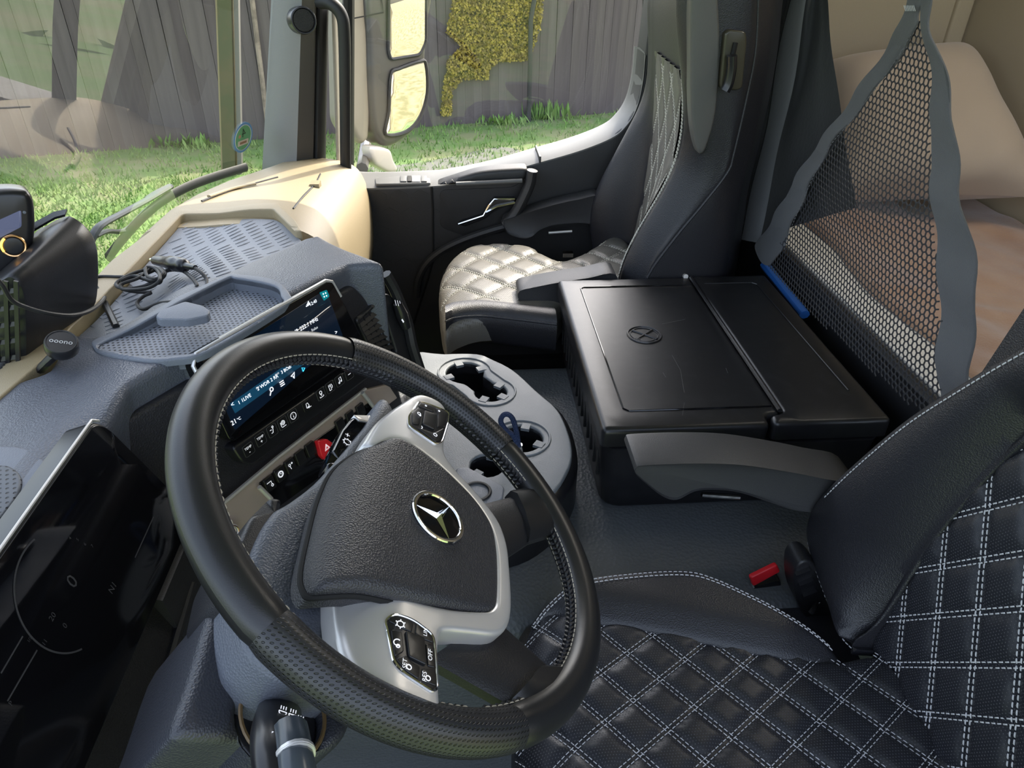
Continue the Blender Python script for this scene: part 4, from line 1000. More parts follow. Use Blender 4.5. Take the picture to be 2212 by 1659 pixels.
# window frame and pane
WFR = Frame((0, GY, 0), (1, 0, 0), (0, 0, 1))
v_ = [WFR.w(u, v) for u, v in ((-.52, .5), (.62, .5), (.62, 1.6), (-.42, 1.6))]; D.add('window_pane', v_, [(0, 1, 2, 3)], m_sg, smooth=False)
fp = [aty(x, y, GY - .01) for x, y in ((752, -300), (753, 100), (753, 365))]; v_, f_ = tube(fp, .016, 8); D.add('window_frame', v_, f_, m_rubber)
fp = v3(spline([aty(x, y, GY - .01) for x, y in ((1404, -300), (1398, 0), (1394, 110), (1383, 200), (1366, 250), (1340, 280), (1300, 300))], 5, False)); v_, f_ = tube(fp, .013, 8); D.add('window_frame', v_, f_, m_rubber)
p = aty(1362, 245, GY - .03); v_, f_ = tube([p, p + Vector((.02, 0, .012))], [.006, .004], 8); D.add('lock_pin', v_, f_, M('tan_pin', (.5, .36, .22), .5))
# switch plate on the ledge
lf = HZ(tp[1][1] + .012)
so2 = sheet(D, 'switch_plate', rpoly(lf.pxs([(810, 385), (860, 380), (928, 380), (930, 395), (812, 397)]), .006), lf, m_sill, sill, res=.03, r=.002, th=.006)
for x0, x1, mt in ((865, 878, m_sill), (880, 889, m_black), (890, 908, m_silver), (910, 922, m_sill)):
    q = lf.pxs([(x0, 382), (x1, 382), (x1, 394), (x0, 394)]); sheet(D, 'window_switch', rpoly(q, .002), lf, mt, so2, hf=lambda u, v: .004, res=.02, r=.001, th=.004, bstep=.005)
# vertical seam, speaker with honeycomb
v_, f_ = tube([DFR.w(*DFR.px(x, y), .001) for x, y in ((932, 403), (935, 450), (936, 560), (925, 600), (880, 740))], .004, 6); D.add('panel_seam', v_, f_, m_black)
hexc = []
g = G(); c0 = DFR.px(868, 505)
for i in range(-3, 4):
    for j in range(-4, 5):
        u = c0[0] + .062 * (i + .5 * (j % 2)); v = c0[1] + .0535 * j
        if math.hypot(u - c0[0], (v - c0[1])) < .135:
            q = [(u + .029 * math.cos(R(30 + 60 * k)), v + .029 * math.sin(R(30 + 60 * k))) for k in range(6)]
            v_, f_, uv = sheet_data(q, DFR, hf=lambda a, b: .003, res=.05, r=.002, th=.004, nring=2); D.add('speaker_hexagon', v_, f_, m_door, smooth=False)
# pull pocket: dark recess, light shelf above, slanted grip
sheet(D, 'pocket_recess', rpoly(DFR.pxs([(950, 410), (1110, 404), (1140, 380), (1152, 380), (1118, 470), (1085, 505), (1000, 508), (950, 490)]), .02), DFR, m_doorin, hf=lambda u, v: .002, res=.05, r=.001, th=.002)
shp = [(946, 402), (990, 386), (1040, 372), (1110, 366), (1140, 368), (1128, 392), (1070, 396), (1000, 400)]
sheet(D, 'armrest_shelf', spline(DFR.pxs(shp, .05), 4), DFR, m_door, hf=lambda u, v: .045, res=.03, r=.012, th=.05)
v_, f_ = tube([DFR.w(*DFR.px(x, y, .055), .055) for x, y in ((985, 397), (1050, 394), (1128, 390))], [(.007, .006)] * 3, 8); D.add('shelf_lip', v_, f_, m_sill)
v_, f_ = tube(v3(spline([DFR.w(*DFR.px(x, y, .05), .05) for x, y in ((1150, 368), (1145, 395), (1130, 430), (1112, 462), (1090, 485))], 5, False)), [(.02, .016)] * 21, 10); D.add('pull_grip', v_, f_, m_door)
# inner release handle
H_ = [(990, 484), (1000, 478), (1046, 464), (1058, 440), (1068, 429), (1112, 429), (1114, 440), (1082, 450), (1060, 462), (1050, 472), (1004, 490)]
ho = sheet(D, 'release_handle', rpoly(DFR.pxs(H_, .02), .003), DFR, m_plast_s, hf=lambda u, v: .02, res=.02, r=.003, th=.02)
v_, f_ = tube([DFR.w(*DFR.px(x, y, .023), .023) for x, y in ((990, 484), (1044, 466), (1056, 444), (1068, 430), (1112, 430))], .003, 6); D.add('chrome_line', v_, f_, m_chrome, ho)
v_, f_ = tube([DFR.w(*DFR.px(x, y, .023), .023) for x, y in ((1050, 458), (1075, 446), (1113, 438))], [(.006, .004)] * 3, 6); D.add('chrome_lever', v_, f_, m_chrome, ho)
# map pocket edge low on the door
v_, f_ = tube(v3(spline([DFR.w(*DFR.px(x, y, .02), .02) for x, y in ((900, 640), (905, 600), (930, 560), (985, 525), (1080, 492), (1170, 475))], 5, False)), .012, 8); D.add('map_pocket_edge', v_, f_, m_door)

# ================================================================== outside mirror
MY = 2.62
MFm = Frame((0, MY, 0), (1, 0, 0), (0, 0, 1))
MI = Thing('door_mirror', aty(800, 340, MY), 'tall black outside mirror with two glasses beyond the passenger window', 'mirror')
m_hous = M('mirror_housing', (.055, .055, .052), .35)
MG = Frame(aty(880, 150, MY), Vector((.68, .73, 0)), (0, 0, 1))
housing = [(806, -60), (934, -60), (926, 60), (922, 128), (926, 150), (926, 215), (908, 268), (878, 300), (842, 318), (818, 300), (806, 250), (800, 100)]
hb = sheet(MI, 'housing', spline(MG.pxs(housing), 5), MG, m_hous, hf=lambda u, v: 0, res=.04, r=.02, th=.09)
g1 = rpoly(MG.pxs([(838, -60), (918, -60), (918, 90), (905, 118), (842, 128), (837, 110)]), .015)
m_mir = M('mirror_glass', (.9, .9, .88), .01, 1)
sheet(MI, 'main_glass', g1, MG, m_mir, hf=lambda u, v: .006, res=.1, r=.001, th=.008)
g2 = spline(MG.pxs([(842, 162), (860, 148), (905, 132), (918, 138), (921, 200), (906, 252), (878, 284), (832, 290), (838, 240)]), 4)
sheet(MI, 'wide_angle_glass', g2, MG, m_mir, hf=lambda u, v: .006 - 1.2 * ((u) ** 2 + (v + .05) ** 2) * .12, res=.03, r=.001, th=.01)
v_, f_ = tube([MG.w(u, v, .004) for u, v in resample(g2, .02)], .006, 6, True); MI.add('glass_rim', v_, f_, m_rubber)
v_, f_ = tube([MG.w(u, v, .004) for u, v in resample(g1, .02)], .006, 6, True); MI.add('glass_rim', v_, f_, m_rubber)
sheet(MI, 'mount_column', rpoly(MG.pxs([(762, -60), (808, -60), (812, 240), (808, 305), (790, 318), (764, 270)]), .02), MG, M('mount_beige', (.22, .2, .16), .45), hf=lambda u, v: -.02, res=.05, r=.02, th=.1)
sheet(MI, 'lower_cap', spline(MG.pxs([(800, 318), (838, 322), (848, 345), (857, 366), (842, 373), (818, 362), (806, 350)]), 4), MG, M('cap_light', (.45, .42, .38), .4), hf=lambda u, v: .01, res=.03, r=.012, th=.05)
v_, f_ = tube([aty(790, 312, MY), aty(785, 345, MY - .1), aty(782, 365, MY - .3)], .02, 8); MI.add('mount_arm', v_, f_, m_hous)
icon_multi([[MG.px(756, 41, .002), MG.px(828, 27, .002), MG.px(824, 0, .002), MG.px(822, -30, .002)]], MG, .003, .004, None, MI, m_black, 'housing_seam')

# ================================================================== cooler box
BX0, BX1, BY0, BY1, BZ1 = .228, .728, .925, 1.512, .613
BOX = Thing('storage_box', ((BX0 + BX1) / 2, (BY0 + BY1) / 2, TZ), 'large black lidded cooler box with vent slots standing between the seats', 'box')
m_box = M('box_plastic', (.012, .012, .014), .34, bump=('noise', 500, .05), var=(40, (.02, .02, .022), .5, .8))
bf = HZ(BZ1)
lid_z = .575
body = [[Vector((x, y, z)) for x, y in rrect(BX0 + d, BY0 + d, BX1 - d * .3, BY1 - d, .03, 4)] for z, d in ((TZ + .001, .022), (TZ + .01, .016), (lid_z - .02, .006), (lid_z - .006, .003), (lid_z - .004, .006))]
v_, f_ = loft(body, True, True); bo = BOX.add('body', v_, f_, m_box)
SPL = .545
ext_out = [(BX0, BY0), (SPL - .03, BY0), (SPL - .028, BY0 + .03), (SPL, BY0 + .03), (SPL, BY1), (BX0, BY1)]
inset = rrect(BX0 + .045, BY0 + .05, SPL + .3, BY1 - .04, .02)
def lidh(u, v):
    d = min(u - (BX0 + .045), v - (BY0 + .05), (BY1 - .045) - v)
    return -.0015 * smst(-.002, .003, d) + .0
lo_ = sheet(BOX, 'front_lid', rpoly(ext_out, .012, 4), bf, m_box, hf=lidh, res=.03, r=.010, th=.036, nring=4)
ri = [(SPL + .004, BY0 + .032), (SPL - .022, BY0 + .026), (SPL - .024, BY0), (BX1, BY0), (BX1, BY1), (SPL + .004, BY1)]
rl = sheet(BOX, 'rear_lid', rpoly(ri, .010, 4), bf, m_box, hf=lambda u, v: .002, res=.04, r=.008, th=.036, nring=3)
# moulded line frames on both lids
fl_ = [bf.w(u, v, .0002) for u, v in [(SPL - .01, BY1 - .045), (BX0 + .055, BY1 - .045), (BX0 + .047, BY1 - .052), (BX0 + .047, BY0 + .06), (BX0 + .055, BY0 + .052), (SPL - .01, BY0 + .052)]]
v_, f_ = tube(fl_, .0016, 6); BOX.add('lid_groove', v_, f_, m_gloss, lo_)
v_, f_ = tube([bf.w(u, v, .0028) for u, v in [(SPL + .02, BY1 - .045), (BX1 - .05, BY1 - .045), (BX1 - .04, BY1 - .055), (BX1 - .035, BY0 + .09)]], .0016, 6); BOX.add('lid_groove', v_, f_, m_plast_s, rl)
v_, f_ = tube([bf.w(SPL - .002, BY1 - .012, .003), bf.w(SPL - .002, BY0 + .035, .003)], .004, 8); BOX.add('hinge_ridge', v_, f_, m_box, rl)
# round embossed cutlery emblem
ec2 = bf.px(1392, 722, 0); g = G()
for r_, w_ in ((.034, .0022), (.028, .0014)): ext(g, tube([bf.w(u, v, -.0008) for u, v in circle(*ec2, r_, 40)], w_, 6, True))
ru = np.array([.55, -.83]); 
for s in (-1, 1):
    a = np.array(ec2) + np.array((.02 * s, .018)); b = np.array(ec2) - np.array((.02 * s, .018))
    ext(g, tube([bf.w(*a, -.001), bf.w(*b, -.001)], [.003, .0018], 6)); ext(g, tube([bf.w(u, v, -.001) for u, v in arcp(b[0], b[1] - .002, .006, 0, 330, 10)], .0014, 6))
BOX.add('cutlery_emblem', g[0], g[1], m_box, lo_)
# vent slots on the front end
for i in range(14):
    s = i / 13; y = BY0 + .05 + (BY1 - BY0 - .12) * s; v_, f_ = box((BX0 + .0105, y, .515), (.006, .006, .075)); BOX.add('vent_slot', v_, f_, m_black, bo, smooth=False)
# latch pocket in the lid edge
hf2 = Frame((0, BY0 - .0005, 0), (1, 0, 0), (0, 0, 1))
sheet(BOX, 'latch_pocket', rpoly([(.315, .578), (.43, .578), (.42, .588), (.325, .588)], .003), hf2, m_black, lo_, hf=lambda u, v: .0005, res=.03, r=.0003, th=.002)
v_, f_ = tube([bf.w(SPL - .012, BY1 - .006, .003), bf.w(SPL - .012, BY1 + .004, .0)], .006, 8); BOX.add('hinge_pin', v_, f_, m_silver, rl)
icon_multi([[bf.px(x, y) for x, y in q] for q in ([(1452, 768), (1470, 800), (1478, 848)], [(1568, 795), (1572, 806)], [(1430, 700), (1480, 690)], [(1478, 870), (1474, 898)], [(1432, 805), (1438, 815)])], bf, .0002, .0006, lo_, BOX, M('scratch', (.12, .12, .12), .5), 'scratches')

# ================================================================== cup holder console
CN = Thing('cup_console', (.05, 1.05, TZ), 'grey plastic cup holder console beside the steering wheel', 'console')
CZ = .52; cf = HZ(CZ)
con = [(880, 772), (960, 764), (1030, 764), (1062, 775), (1110, 800), (1160, 845), (1205, 885), (1228, 935), (1236, 980), (1225, 1020), (1190, 1068), (1120, 1110), (1020, 1120), (960, 1060), (930, 940)]
CON = spline(cf.pxs(con), 4)
c1 = cf.px(1004, 804); c2 = cf.px(1060, 846); c3 = cf.px(1126, 946); c4 = cf.px(1052, 1005)
def capsule(a, ra, b, rb, neck=.024, n=16):
    a = np.array(a); b = np.array(b); d = (b - a) / np.linalg.norm(b - a); p = np.array((-d[1], d[0])); L = np.linalg.norm(b - a); out = []
    a0 = math.asin(neck / ra); b0 = math.asin(neck / rb)
    for k in range(n + 1):
        t = a0 + (2 * math.pi - 2 * a0) * k / n; out.append(tuple(a + ra * (d * math.cos(t) + p * math.sin(t))))
    for k in range(n + 1):
        t = math.pi + b0 + (2 * math.pi - 2 * b0) * k / n; out.append(tuple(b + rb * (d * math.cos(t) + p * math.sin(t))))
    return out
h12 = capsule(c1, .040, c2, .033); h3 = circle(*c3, .040, 28); h4 = circle(*c4, .030, 20)
co2 = sheet(CN, 'top', CON, cf, m_console, res=.03, r=.004, th=.010, holes=[h12, h3, h4], bstep=.012)
cc = np.mean(CON, 0); CONb = [tuple(cc + (np.array(q) - cc) * (1 + .014 / np.linalg.norm(np.array(q) - cc))) for q in CON]
sheet(CN, 'base', CONb, cf, m_plast_s, hf=lambda u, v: -.0045, res=.03, r=.022, th=.098, holes=[h12, h3, h4], bstep=.012, nring=5)
for nm, L, dp in (('cup_well', h12, .07), ('cup_well', h3, .07), ('cup_well', h4, .05)):
    v_, f_ = loft([[cf.w(u, v, -.004) for u, v in L], [cf.w(u, v, -dp) for u, v in L]], True, False); f_.append(tuple(len(L) + k for k in range(len(L)))); CN.add(nm, v_, f_, m_plast_s)
def lipring(L, off):
    P = [cf.w(u, v, .001) for u, v in L]; v_, f_ = tube(P, .0022, 6, True); CN.add('raised_ring', v_, f_, m_console, co2)
cen = (np.array(c1) + np.array(c2)) / 2
ring12 = [tuple(np.array(q)) for q in capsule(c1, .056, c2, .050, .048)]; lipring(ring12, 0); lipring(circle(*c3, .053, 40), 0)
def tab(c, r_, a):
    p = np.array(c) + r_ * np.array((math.cos(a), math.sin(a))); M3 = Matrix.Rotation(a, 3, 'Z')
    v_, f_ = box(cf.w(p[0], p[1], -.002), (.018, .016, .006), M3); CN.add('cup_tab', v_, f_, m_console, co2, smooth=False)
for c, r_, A in ((c1, .037, (1.9, 3.6, .35)), (c2, .030, (4.2, 5.6, .9)), (c3, .037, (1.25, 5.7, 3.0)), (c4, .028, (1.2, 4.0))):
    for a in A: tab(c, r_, a)
# drawer front of the console with key hole
sheet(CN, 'ash_tray_lid', rpoly(cf.pxs([(985, 1010), (1010, 1008), (1090, 1050), (1085, 1080), (1020, 1100), (980, 1070)], .004), .008), cf, m_grey, hf=lambda u, v: .004, res=.03, r=.003, th=.01)
v_, f_ = tube([cf.w(u, v, .005) for u, v in circle(*cf.px(1030, 1062, .005), .022, 30)], .003, 6, True); CN.add('lid_ring', v_, f_, m_rubber)
# blue cord key loop standing in the rear cup
KL = Thing('key_loop', cf.w(*c3, -.06), 'navy braided cord key loop with silver clasp in the cup holder', 'key loop')
top_ = [(1118, 962), (1108, 940), (1094, 930), (1082, 912), (1086, 898), (1097, 895), (1108, 906), (1116, 935), (1120, 962)]
lp = []
yk = c3[1] - .032
for x, y in top_: lp.append(aty(x, y, yk))
v_, f_ = tube(v3(spline(lp, 5, False)), .0048, 8); KL.add('cord', v_, f_, m_rope)
p0 = aty(1119, 962, yk); v_, f_ = tube([p0, p0 + Vector((.004, 0, -.018))], .0085, 10); KL.add('clasp', v_, f_, m_chrome, label='silver clasp')
v_, f_ = tube([p0 + Vector((.004, 0, -.018)), p0 + Vector((.008, .012, -.05))], [.006, .012], 8); KL.add('key_head', v_, f_, m_plast_s)
# ================================================================== driver seat
def quilt(fam, w=.006, depth=.006):
    """height of a quilted surface; fam = list of (nx, ny, spacing, offset)"""
    def h(u, v):
        d = 0
        for nx, ny, s, o in fam:
            t = (u * nx + v * ny - o) / s; e = abs(t - round(t)) * s; d = max(d, math.exp(-(e / w) ** 2))
        return -depth * d
    return h
def quilt_lines(fam, poly, step=.008, off=(0,)):
    U = np.array(poly); lo, hi = U.min(0), U.max(0); cx = (lo + hi) / 2; R_ = np.linalg.norm(hi - lo) / 2; out = []
    for nx, ny, s, o in fam:
        n = np.array((nx, ny)); l = np.linalg.norm(n); d = np.array((-ny, nx)) / l
        k0 = int(math.floor((cx @ n - o) / s - R_ * l / s)); k1 = int(math.ceil((cx @ n - o) / s + R_ * l / s))
        for k in range(k0, k1 + 1):
            for of in off:
                c = o + k * s + of * l; base = n * (c / (l * l)); base = base + d * ((cx - base) @ d)
                pts = np.array([base + d * t for t in np.arange(-R_, R_, step)]); ins_ = inside_np(poly, pts); run = []
                for p, q in zip(pts, ins_):
                    if q: run.append(tuple(p))
                    else:
                        if len(run) > 2: out.append(run)
                        run = []
                if len(run) > 2: out.append(run)
    return out
DS = Thing('driver_seat', (.35, .5, 0), 'black quilted leather driver seat with white diamond stitching', 'seat')
qz = .497; qf = HZ(qz)
QB = [(p[0], p[1]) for p in qf.pxs([(1142, 1338), (1172, 1292), (1200, 1296), (1265, 1322), (1400, 1342), (1560, 1376), (1700, 1402), (1830, 1420)])]
quad = QB + [(.585, .57), (.60, .50), (.60, .34), (.10, .34), (.06, .38), (.05, .50), (.06, .60)]
e1 = np.array((.034, -.0415)); e2 = np.array((-.041, -.027)); O = np.array((.360, .558))
Mx = np.linalg.inv(np.stack([e1, e2], 1))       # u,v -> quilt cell coordinates
fam = [(Mx[0, 0], Mx[0, 1], 1.0, float(Mx[0] @ O)), (Mx[1, 0], Mx[1, 1], 1.0, float(Mx[1] @ O))]
def qh(u, v):
    c = Mx @ (np.array((u, v)) - O); e = max(math.exp(-(abs(x - round(x)) * .048 / .0065) ** 2) for x in c)
    fx = -.05 * max(0, (.16 - u) / .11) ** 2
    return -.0065 * e + fx
qp = spline(quad, 3)
cq = sheet(DS, 'cushion_centre', qp, qf, m_perfseat, hf=qh, res=.0065, r=.015, th=.14, bstep=.012)
g = G()
for run in quilt_lines(fam, qp, .006, (-.0026, .0026)):
    ext(g, dashes([qf.w(u, v, qh(u, v) + .0012) for u, v in run], Vector((0, 0, 1)), .0050, .0022, .0011, .0008))
DS.add('quilt_stitching', g[0], g[1], m_thread, cq, kind='stuff')
# bolster towards the centre console
bz = HZ(.520)
bol = bz.pxs([(1152, 1300), (1190, 1272), (1265, 1243), (1380, 1228), (1480, 1225), (1540, 1240), (1620, 1276), (1720, 1325), (1800, 1370)])
bol_in = bz.pxs([(1840, 1410), (1700, 1398), (1560, 1372), (1400, 1338), (1265, 1318), (1200, 1296), (1160, 1306)])
BOL = spline(bol + bol_in, 4)
bin_np = np.array(resample(spline(bol_in, 6, False), .003, False))
def bh(u, v): return -.020 * math.exp(-(((bin_np - (u, v)) ** 2).sum(1).min()) / .028 ** 2) - .05 * max(0, (.15 - u) / .1) ** 2 - .018 * smst(.40, .55, u)
bo_ = sheet(DS, 'cushion_bolster', BOL, bz, m_leather, hf=bh, res=.015, r=.012, th=.16, bstep=.01, nring=5)
g = G(); bl = spline(bol, 8, False)
for o in (.009, .016):
    P = [bz.w(u, v - o, bh(u, v) - (.0012 if o < .012 else 0) + .0006) for u, v in bl]; ext(g, dashes(P, Vector((0, 0, 1)), .0055, .002, .0016, .001))
DS.add('bolster_stitching', g[0], g[1], m_thread, bo_, kind='stuff')
# front side piece of the cushion (seen through the wheel)
v_, f_ = loft([[Vector((x, y, z)) for x, y in rrect(.07, .26, .58, .74 - .02, .05, 4)] for z in (.30, .32, .40)], True, True); DS.add('cushion_base', v_, f_, m_leather)
v_, f_ = loft([[Vector((x, y, z)) for x, y in rrect(.15 - d, .30 - d, .55 + d, .66 + d, .03, 3)] for z, d in ((.0, .03), (.1, 0), (.31, .0))], True, True); DS.add('suspension_base', v_, f_, m_plast)
# backrest
BT = R(11); BFm = Frame((.56, .5, .55), (0, -1, 0), (math.sin(BT), 0, math.cos(BT)))     # u = away from the passenger, v up
seam_px = [(1862, 1412), (1880, 1370), (1930, 1280), (1990, 1182), (2055, 1098), (2130, 1014), (2240, 905)]
sm = BFm.pxs(seam_px, 0)
qb = sm + [(sm[-1][0] + .05, .62), (.20, .62), (.27, .30), (.27, -.05), (-.03, -.06)]
fe1 = np.array((.0355, -.0505)); 
I0 = np.array(BFm.px(2018, 1329)); I1 = np.array(BFm.px(2028, 1223)); I2 = np.array(BFm.px(2104, 1322))
Nx = np.linalg.inv(np.stack([I1 - I0, I2 - I0], 1)); famb = [(Nx[0, 0], Nx[0, 1], 1.0, float(Nx[0] @ I0)), (Nx[1, 0], Nx[1, 1], 1.0, float(Nx[1] @ I0))]
def qbh(u, v):
    c = Nx @ (np.array((u, v)) - I0); e = max(math.exp(-(abs(x - round(x)) * .05 / .007) ** 2) for x in c); return -.007 * e
qbp = spline(qb, 3)
bq = sheet(DS, 'backrest_centre', qbp, BFm, m_perfseat, hf=qbh, res=.0075, r=.012, th=.12, bstep=.012)
g = G()
for run in quilt_lines(famb, qbp, .006, (-.0030, .0030)):
    ext(g, dashes([BFm.w(u, v, qbh(u, v) + .0012) for u, v in run], BFm.n, .0056, .0022, .0017, .001))
DS.add('quilt_stitching', g[0], g[1], m_thread, bq, kind='stuff')
hb_ = .035
edge_px = [(2260, 712), (2212, 738), (2100, 806), (1960, 896), (1850, 988), (1775, 1060), (1742, 1112), (1736, 1165), (1757, 1240), (1785, 1312), (1806, 1368), (1835, 1402)]
eb = BFm.pxs(edge_px, hb_); ib = BFm.pxs([(1858, 1414)] + seam_px[1:], .01)
BB = spline(eb + [(p[0] * 1 + (0 if i else 0), p[1]) for i, p in enumerate(ib)], 4)
sm_np = np.array(resample(spline(sm, 4, False), .002, False)); eb_np = np.array(resample(spline(eb, 4, False), .004, False))
def bbh(u, v):
    ds = np.sqrt(((sm_np - (u, v)) ** 2).sum(1)).min(); de = np.sqrt(((eb_np - (u, v)) ** 2).sum(1)).min(); t = ds / (ds + de + 1e-6)
    return -.002 + hb_ * math.sin(min(1, t * 1.15) * math.pi / 2) + .010 * math.sin(math.pi * t)
bb_ = sheet(DS, 'backrest_bolster', BB, BFm, m_leather, hf=bbh, res=.014, r=.010, th=.14, bstep=.010, nring=5)
g = G()
for o in (.007, .0135):
    L = spline(eb[:6], 8, False); P = []
    for i, (u, v) in enumerate(L):
        a = np.array(L[max(0, i - 1)]); b = np.array(L[min(len(L) - 1, i + 1)]); d = (b - a) / np.linalg.norm(b - a); n = np.array((-d[1], d[0])); q = np.array((u, v)) + n * o
        if not inside(BB, *q): q = np.array((u, v)) - n * o
        P.append(BFm.w(q[0], q[1], bbh(*q) - (.0030 if o < .01 else .0002) + .0012))
    ext(g, dashes(P, BFm.n, .0056, .0018, .0016, .001))
L = spline(eb[6:], 8, False); P = [BFm.w(u + .004, v + .001, bbh(u, v) - .003) for u, v in L]; ext(g, dashes(P, BFm.n, .0056, .0022, .0014, .001))
DS.add('bolster_stitching', g[0], g[1], m_thread, bb_, kind='stuff')
v_, f_ = loft([[BFm.w(u * k, v, h) for u, v in rrect(-.24, -.10, .24, .72, .06, 4)] for h, k in ((-.06, .98), (-.12, 1.0), (-.16, .9))], True, True); DS.add('backrest_shell', v_, [tuple(reversed(q)) for q in f_], m_leather)
# far-side bolster and head section, mirrored
BBm = [(-u + .07, v) for u, v in BB][::-1]
sheet(DS, 'backrest_bolster', BBm, BFm, m_leather, hf=lambda u, v: bbh(.07 - u, v), res=.02, r=.010, th=.14, bstep=.015, nring=4)
sheet(DS, 'head_section', rpoly([(-.20, .43), (.20, .43), (.15, .80), (-.15, .80)], .06), BFm, m_leather, hf=lambda u, v: .018, res=.03, r=.04, th=.14, nring=5)
# reclining mechanism cover
RF = Frame((0, .70, 0), (1, 0, 0), (0, 0, 1))
sheet(DS, 'hinge_cover', spline(RF.pxs([(1718, 1232), (1745, 1212), (1775, 1240), (1800, 1300), (1800, 1370), (1760, 1360), (1722, 1300)]), 4), RF, m_plast, res=.03, r=.004, th=.04)
for x, y in ((1735, 1236), (1742, 1258), (1750, 1282)):
    a = RF.px(x, y, .003); v_, f_ = box(RF.w(*a, .003), (.022, .008, .006), Matrix.Rotation(R(-30), 3, 'Y')); DS.add('hinge_rib', v_, f_, m_plast_s)
v_, f_ = tube([RF.w(*RF.px(1752, 1322, .012), .012), RF.w(*RF.px(1768, 1300, .012), .012)], [.005, .003], 8); DS.add('hinge_lever', v_, f_, m_chrome)
# armrest
AY = .80
def armrest(T, pts_top, pts_bot, yn, yf, dz=0):
    """side profile from pixels on the near face, swept across from yn to yf"""
    rings = []
    fr = Frame((0, yn, 0), (1, 0, 0), (0, 0, 1)); prof = fr.pxs(pts_top + pts_bot[::-1]); prof = resample(spline(prof, 4), .02)
    c = np.mean(prof, 0)
    for y, k in ((yn + .004, .90), (yn, .975), (yn + .006, 1.0), (yf - .008, 1.0), (yf, .97), (yf + .0, .9)):
        rings.append([Vector((c[0] + (u - c[0]) * (1 - (1 - k) * .12), y, c[1] + (v - c[1]) * (1 - (1 - k) * .9))) for u, v in prof])
    v_, f_ = loft(rings, True, True); return T.add('armrest', v_, f_, m_arm, angle=60)
m_arm = M('armrest_vinyl', (.04, .04, .042), .45, bump=('noise', 700, .25))
ar_top = [(1374, 1010), (1390, 1004), (1500, 1000), (1600, 1003), (1700, 1018), (1780, 1034), (1860, 1054)]
ar_bot = [(1372, 1022), (1390, 1040), (1430, 1072), (1462, 1080), (1500, 1062), (1540, 1058), (1600, 1065), (1680, 1092), (1720, 1104), (1790, 1112), (1860, 1120)]
ao = armrest(DS, ar_top, ar_bot, AY - .03, AY + .045)
fr = Frame((0, AY - .03, 0), (1, 0, 0), (0, 0, 1)); v_, f_ = tube([fr.w(*fr.px(1520, 1078), -.01), fr.w(*fr.px(1602, 1084), -.01)], .004, 8); DS.add('armrest_wheel', v_, f_, m_chrome, ao)
# buckle
BK = Thing('belt_buckle', atz(1650, 1300, .42), 'black seat belt buckle with red release button beside the driver seat', 'buckle')
c = aty(1648, 1258, .765); bfr = Frame(c, Vector((1, .12, .18)), Vector((0, .25, 1)))
v_, f_ = loft([[bfr.w(u * k, v, 0) + Vector((0, d, 0)) for u, v in rrect(-.026, -.07, .026, .010, .008, 3)] for d, k in ((-.014, .96), (-.011, 1), (.011, 1), (.014, .96))], True, True); bk = BK.add('housing', v_, f_, m_plast_s)
sheet(BK, 'release_button', rpoly(bfr.pxs([(1612, 1240), (1668, 1222), (1680, 1240), (1624, 1262)], .016), .004), bfr, m_red, bk, hf=lambda u, v: .017, res=.01, r=.003, th=.008, label='red release button')

# ================================================================== passenger seat
PS = Thing('passenger_seat', (.2, 1.76, 0), 'black quilted leather passenger seat lit by the sun through the side window', 'seat')
pz = .555; pf = HZ(pz)
cu = pf.pxs([(958, 690), (948, 640), (946, 600), (953, 567), (975, 538), (1020, 522), (1080, 518), (1150, 524), (1220, 550)])
CU = cu + [(.46, 1.985), (.50, 1.90), (.50, 1.60), (.46, 1.535), (.27, 1.53)] + pf.pxs([(1196, 684), (1120, 676), (1040, 676), (985, 684)])
cpoly = spline(CU, 4)
pfam_s = .082
pfam = [(.7071, .7071, pfam_s, 1.225), (.7071, -.7071, pfam_s, -1.225)]
def ph_(u, v):
    d = 0
    for nx, ny, s, o in pfam:
        t = (u * nx + v * ny - o) / s; e = abs(t - round(t)) * s; d = max(d, math.exp(-(e / .007) ** 2))
    inn = smst(1.53, 1.56, v) * (1 - smst(1.90, 1.93, v))
    return -.007 * d * inn - .020 * (1 - smst(-.06, .08, u)) ** 2 - .012 * smst(.1, .5, u)
pcu = sheet(PS, 'cushion', cpoly, pf, m_perfpass_lit, hf=ph_, res=.010, r=.035, th=.075, bstep=.014, nring=6, bottom=True)
cnp = resample(cpoly, .014)
qpoly = [p for p in spline([(-.10, 1.55), (.5, 1.55), (.5, 1.91), (-.02, 1.91), (-.10, 1.85), (-.10, 1.7)], 3)]
def pcz(u, v):      # cushion surface with its rounded edge
    d = float(dist_np([cnp], [(u, v)])[0]); return ph_(u, v) - (.035 - math.sqrt(max(0, .035 ** 2 - (.035 - d) ** 2)) if d < .035 else 0)
m_pthread = M('passenger_thread', (.55, .53, .46), .7)
g = G()
for run in quilt_lines(pfam, qpoly, .008, (-.003, .003)):
    run = [q for q in run if inside(cnp, *q)]
    if len(run) < 3: continue
    P = [pf.w(u, v, pcz(u, v) + .0012) for u, v in run]
    ext(g, dashes(P, Vector((0, 0, 1)), .006, .002, .0022, .0012))
PS.add('quilt_stitching', g[0], g[1], m_pthread, pcu, kind='stuff')
